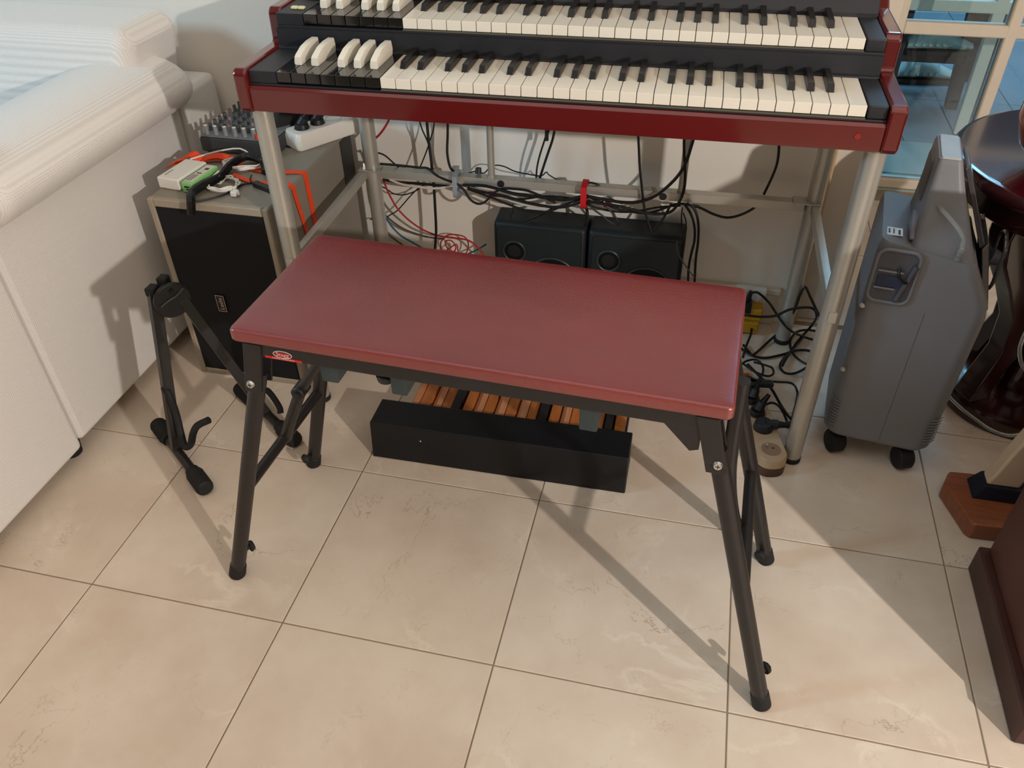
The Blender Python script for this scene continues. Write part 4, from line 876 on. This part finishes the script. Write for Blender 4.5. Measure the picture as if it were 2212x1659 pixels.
bm = nb(); loft(bm, [R_(-.037, -.009, .062, .155, .004, .5602), R_(-.036, -.010, .064, .153, .004, .5630)]); obj('handle_grip', bm, mat('lit_grey_abs', '#9fa6a8', .4), oc)  # paler, cooler tone stands for the blue light on the handle top
bm = nb(); prism(bm, [(.075, .488), (.078, .535), (.088, .545), (.142, .545), (.150, .535), (.150, .488), (.140, .478), (.085, .478)], 'x', -.0445, -.030); obj('handle_recess_shade', bm, M_concd, oc, sm=False, bev=.004)  # raised dark block stands in for the shaded handle opening
bm = nb(); prism(bm, [(.020, .4445), (.020, .450), (.060, .472), (.075, .470), (.085, .4445)], 'x', -.050, -.040); obj('handle_root', bm, M_conc, oc, sm=False, bev=.003)
lb = nb(); box(lb, (-.081, .030, .4440), (-.058, .056, .4449), .0002); lbo = obj('label', lb, mat('paper_label', '#d3dce0', .5), oc, sm=False); lbo['label'] = 'white barcode label'
bm = nb()
for k in range(9): box(bm, (-.0645, .033 + k * .0018, .4448), (-.0615, .0340 + k * .0018, .4453))
obj('barcode', bm, mat('ink_dark', '#3a3a38', .6), lbo, sm=False)
text_part('lettering', 'MJA2923', .0042, mat('ink_dark', '#3a3a38', .6), lbo, Matrix.Translation((-.0775, .043, .4451)) @ Matrix.Rotation(PI / 2, 4, 'Z'))
text_part('lettering', '2141128119', .0034, mat('ink_dark', '#3a3a38', .6), lbo, Matrix.Translation((-.071, .043, .4451)) @ Matrix.Rotation(PI / 2, 4, 'Z'))
# pocket on the front left with cord hook
pk = nb(); rr = rrect(-.087, -.026, .345, .436, .014, 0, 5)
loft(pk, [[(p[0], -.0015, p[1]) for p in rr], [(p[0], .016, p[1]) for p in rr]]); pko = obj('pocket', pk, M_concd, oc)
bm = nb(); tube(bm, [(p[0], -.002, p[1]) for p in rr], .0028, 8, 1, closed=True); obj('pocket_rim', bm, M_conc, pko)
bm = nb(); box(bm, (-.080, -.0035, .372), (-.042, -.0016, .392), .001); obj('filter', bm, mat('navy_filter', '#2c3450', .6), pko, sm=False)
bm = nb(); box(bm, (-.082, -.006, .3985), (-.044, -.0016, .4015), .001); box(bm, (-.082, -.006, .3685), (-.050, -.0016, .3715), .001); obj('shelf', bm, M_conc, pko, sm=False)
bm = nb(); tube(bm, [(-.052, -.004, .408), (-.052, -.010, .400), (-.044, -.012, .390), (-.036, -.006, .386)], .0022, 8, 5); obj('cord', bm, M_cable, pko)
bm = nb(); cyl(bm, (-.044, -.0036, .352), (-.030, -.0036, .415), .0045, 12); obj('rib', bm, M_concd, pko)
for z in (.330, .200):
    bm = nb(); cyl(bm, (-.086, .006, z), (-.0885, .000, z), .0042, 16); obj('screw', bm, M_chrome, oc)
bm = nb(); box(bm, (.0028, -.0004, .062), (.0034, .002, .335)); obj('seam', bm, M_concd, oc, sm=False)
for sx in (-1, 1):
    bm = nb()
    for k in range(9):
        z = .078 + k * .0065; x = .087 * sx - .002
        tube(bm, [(x - sx * .014, -.0002, z), (x - sx * .004, .0035, z), (x + .002 * sx * 1 + (.003 if sx > 0 else -.001), .016, z)], .0010, 5, 3)
    obj('rib_band', bm, M_conc, oc)
# clear side window with flow gauge on the right
bm = nb(); loft(bm, [[(.0925, .05, .32), (.0925, .17, .32), (.058, .17, .43), (.058, .05, .43)], [(.101, .06, .325), (.101, .165, .325), (.066, .165, .44), (.066, .06, .44)]]); obj('side_cover', bm, M_smoke, oc, sm=False, bev=.002)
bm = nb(); loft(bm, [[(.000, .065, .548), (.000, .15, .548), (.055, .16, .43), (.055, .055, .43)], [(.006, .07, .552), (.006, .145, .552), (.062, .155, .435), (.062, .06, .435)]]); obj('side_cover', bm, M_smoke, oc, sm=False, bev=.002)
bm = nb(); rg = [(.096 + .001 * math.cos(t), .115 + .038 * math.cos(t * 2 * PI / 32), .385 + .050 * math.sin(t * 2 * PI / 32)) for t in range(32)]; tube(bm, rg, .003, 8, 1, closed=True); obj('gauge_ring', bm, M_smoke, oc)
bm = nb(); cyl(bm, (.086, .115, .392), (.100, .115, .388), .014, 24, .011); obj('gauge_knob', bm, M_concd, oc)
for i, (x, y) in enumerate(((-.062, .026), (.055, .020), (-.060, .165), (.058, .165))):
    bm = nb(); cyl(bm, (x - .013, y - .006, .0215), (x + .011, y + .006, .0215), .0215, 28, bev=.003); cs = obj('caster', bm, M_rubber, oc)
    bm = nb(); box(bm, (x - .012, y - .004, .030), (x + .012, y + .018, .0535), .003); obj('caster_fork', bm, M_black, cs)
# clear tube
tb = thing('oxygen_tube', 'clear plastic tube plugged into the front of the concentrator', 'tube')
bm = nb(); tube(bm, [CO + Matrix.Rotation(CA, 3, 'Z') @ Vector(p) for p in ((-.034, .056, .500), (-.018, .034, .495), (.004, .016, .482), (.018, .006, .468), (.0215, .004, .452), (.0215, .006, .440))], .0030, 12, 6); obj('hose', bm, M_tube, tb)
q = CO + Matrix.Rotation(CA, 3, 'Z') @ Vector((.0215, .010, .430)); bm = nb(); cyl(bm, q, q + Vector((0, -.004, .020)), .0055, 16, .0042); obj('connector', bm, M_tube, tb)
bm = nb(); tube(bm, [(1.383,0.7436,0.05), (1.3902,0.7164,0.05), (1.4073,0.6826,0.05), (1.4265,0.6558,0.05), (1.4458,0.6338,0.05), (1.471,0.6239,0.05), (1.5015,0.6331,0.05), (1.5267,0.6487,0.05)], .0030, 8, 6); tag(obj('oxygen_tube', bm, M_tube), 'clear tube lying over the round table base', 'tube')
bm = nb(); tube(bm, [(1.4241,0.62,0.2903), (1.4236,0.62,0.2576), (1.4281,0.62,0.2343), (1.4411,0.62,0.207), (1.4593,0.62,0.19)], .0032, 8, 6); tag(obj('oxygen_tube', bm, M_tube), 'loop of clear tube hanging at the right edge beside the table', 'tube')

# ------------------------------------------------------------ round table
tbl = thing('round_table', 'dark mahogany round pedestal table with glossy scratched top', 'table', (1.530, .802, 0))
bm = nb(); lathe(bm, [(.236, .470), (.246, .474), (.2505, .482), (.2505, .490), (.246, .4975), (.238, .500)], sides=72); obj('table_top', bm, mat('table_gloss', '#380d12', .16, var=.2, scale=7, stretch=(1, 6, 1), coat=.9, bump=.05, bscale=40), tbl)
bm = nb(); lathe(bm, [(.222, .428), (.230, .434), (.232, .469)], sides=64); obj('apron', bm, M_mahog, tbl)
bm = nb(); lathe(bm, [(.130, 0), (.134, .008), (.134, .030), (.128, .040), (.10, .046), (.05, .050)], sides=56); obj('base_disc', bm, M_mahog, tbl)
bm = nb(); lathe(bm, [(.05, .05), (.045, .09), (.030, .12), (.038, .18), (.048, .24), (.036, .31), (.028, .36), (.05, .41), (.07, .428)], sides=32); obj('column', bm, M_mahog, tbl)
for ang in (-150, -60, 30, 120):
    t = math.radians(ang); c, s = math.cos(t), math.sin(t)
    bm = nb(); R2 = []
    for r_, z, w in ((.112, .042, .024), (.098, .090, .022), (.078, .150, .020), (.085, .220, .019), (.125, .290, .020), (.165, .350, .022), (.180, .400, .024), (.178, .428, .026)):
        th_ = .020
        R2.append([((r_ - th_) * c + s * w, (r_ - th_) * s - c * w, z), ((r_ + th_) * c + s * w, (r_ + th_) * s - c * w, z), ((r_ + th_) * c - s * w, (r_ + th_) * s + c * w, z), ((r_ - th_) * c - s * w, (r_ - th_) * s + c * w, z)])
    loft(bm, R2); obj('leg', bm, M_mahog, tbl, bev=.004)
vs = thing('vase', 'large glossy red rounded vase standing at the back of the round table', 'vase', (1.428, .748, .5005))
bm = nb(); lathe(bm, [(.035, 0), (.05, .01), (.078, .04), (.090, .08), (.088, .12), (.07, .16), (.045, .18), (.04, .2)], sides=48); obj('body', bm, M_redgloss, vs)
bm = nb(); lathe(bm, [(.041, .2), (.046, .204), (.041, .208)], sides=36); obj('rim', bm, M_redgloss, vs)

# ornament on a wooden plinth
orn = thing('floor_ornament', 'tall curved cream ornament with dark cuff on a brown wooden plinth', 'ornament', (1.43, .47, 0))
O6 = Vector((1.43, .47, 0))
bm = nb(); bp_ = [(1.348, .492), (1.374, .408), (1.382, .400), (1.60, .412), (1.60, .54), (1.362, .524)]
prism(bm, bp_, 'z', 0, .034); obj('plinth', sub(bm, O6), M_base, orn, sm=False, bev=.004)
bm = nb(); loft(bm, [[(1.387, .462, .0342), (1.50, .462, .0342), (1.50, .51, .0342), (1.387, .51, .0342)], [(1.402, .466, .062), (1.49, .466, .062), (1.49, .505, .062), (1.402, .505, .062)]]); obj('cuff', sub(bm, O6), M_navy, orn, sm=False, bev=.002)
bm = nb(); R3 = []
for xc, z, w in ((1.428, .0622, .026), (1.433, .085, .024), (1.440, .13, .022), (1.452, .18, .022), (1.468, .23, .024), (1.488, .28, .027), (1.506, .34, .028), (1.515, .40, .026), (1.510, .46, .020)):
    R3.append([(xc - w, .470, z), (xc + w, .470, z), (xc + w, .500, z), (xc - w, .500, z)])
loft(bm, R3); obj('curved_body', sub(bm, O6), M_cream, orn, bev=.004)

# tall brown box in the right foreground
bx = thing('storage_box', 'tall brown leatherette box with stepped plinth at the lower right', 'box', (1.62, .19, 0))
O7 = Vector((1.62, .19, 0))
bm = nb(); box(bm, (1.368, .038, 0), (1.86, .336, .055), .003); obj('plinth', sub(bm, O7), mat('brown_plinth', '#43261f', .5, var=.06, bump=.2, bscale=500), bx, sm=False)
bm = nb(); box(bm, (1.380, .048, .0552), (1.85, .328, .64), .003); obj('body', sub(bm, O7), M_box, bx, sm=False)

# ------------------------------------------------------------ patio furniture seen through the door
M_dw = mat('dark_patio_wood', '#3a2622', .5, var=.2)
ch = thing('patio_chair', 'dark wooden chair standing on the patio behind the glazed door', 'chair', (1.66, 2.55, 0))
O8 = Vector((1.66, 2.55, 0))
for a, b in (((1.695, 2.46, 0), (1.672, 2.46, .46)), ((1.815, 2.77, 0), (1.80, 2.75, .46)), ((1.40, 2.70, 0), (1.42, 2.68, .46)), ((1.46, 2.40, 0), (1.46, 2.44, .46))):
    bm = nb(); a, b = V(a), V(b); loft(bm, [[a + V((i * .018, j * .018, 0)) for i, j in ((-1, -1), (1, -1), (1, 1), (-1, 1))], [b + V((i * .026, j * .026, 0)) for i, j in ((-1, -1), (1, -1), (1, 1), (-1, 1))]]); obj('leg', sub(bm, O8), M_dw, ch, sm=False)
bm = nb(); box(bm, (1.46, 2.40, .165), (1.68, 2.44, .19), .002); box(bm, (1.44, 2.64, .16), (1.79, 2.665, .19), .002); obj('stretcher', sub(bm, O8), M_dw, ch, sm=False)
bm = nb(); box(bm, (1.40, 2.38, .46), (1.84, 2.72, .50), .01); obj('seat', sub(bm, O8), M_dw, ch, sm=False)
M_sock = mat('pale_knit', '#b9bdb4', .8, var=.1, bump=.4, bscale=90)
def slipper(loc, rz, label):
    s = thing('ruffled_slipper', label, 'slipper', loc, rz, 'pale ruffled footwear on the patio')
    bm = nb(); R4 = []
    for x, w, h in ((-.09, .03, .03), (-.06, .042, .055), (-.02, .046, .085), (.02, .046, .075), (.06, .044, .045), (.10, .034, .028), (.12, .02, .02)):
        R4.append([(x, w * math.cos(t), h * .5 + h * .5 * math.sin(t) + .012) for t in [2 * PI * k / 14 for k in range(14)]])
    loft(bm, R4); obj('upper', bm, M_sock, s)
    bm = nb(); loft(bm, [rrect(-.10, .135, -.045, .045, .03, 0), rrect(-.10, .135, -.045, .045, .03, .014)]); obj('sole', bm, M_dw, s)
    bm = nb()
    for k in range(6): tube(bm, [(-.07 + k * .022, -.044, .03), (-.055 + k * .02, -.02, .085 - k * .004), (-.05 + k * .02, .03, .08 - k * .004)], .006, 6, 4)
    obj('ruffle', bm, M_sock, s)
slipper((1.63, 2.73, .004), .1, 'pale ruffled slipper on the patio floor left of the chair leg')
slipper((1.575, 2.43, .192), .1, 'pale ruffled slipper resting on the patio chair stretcher')
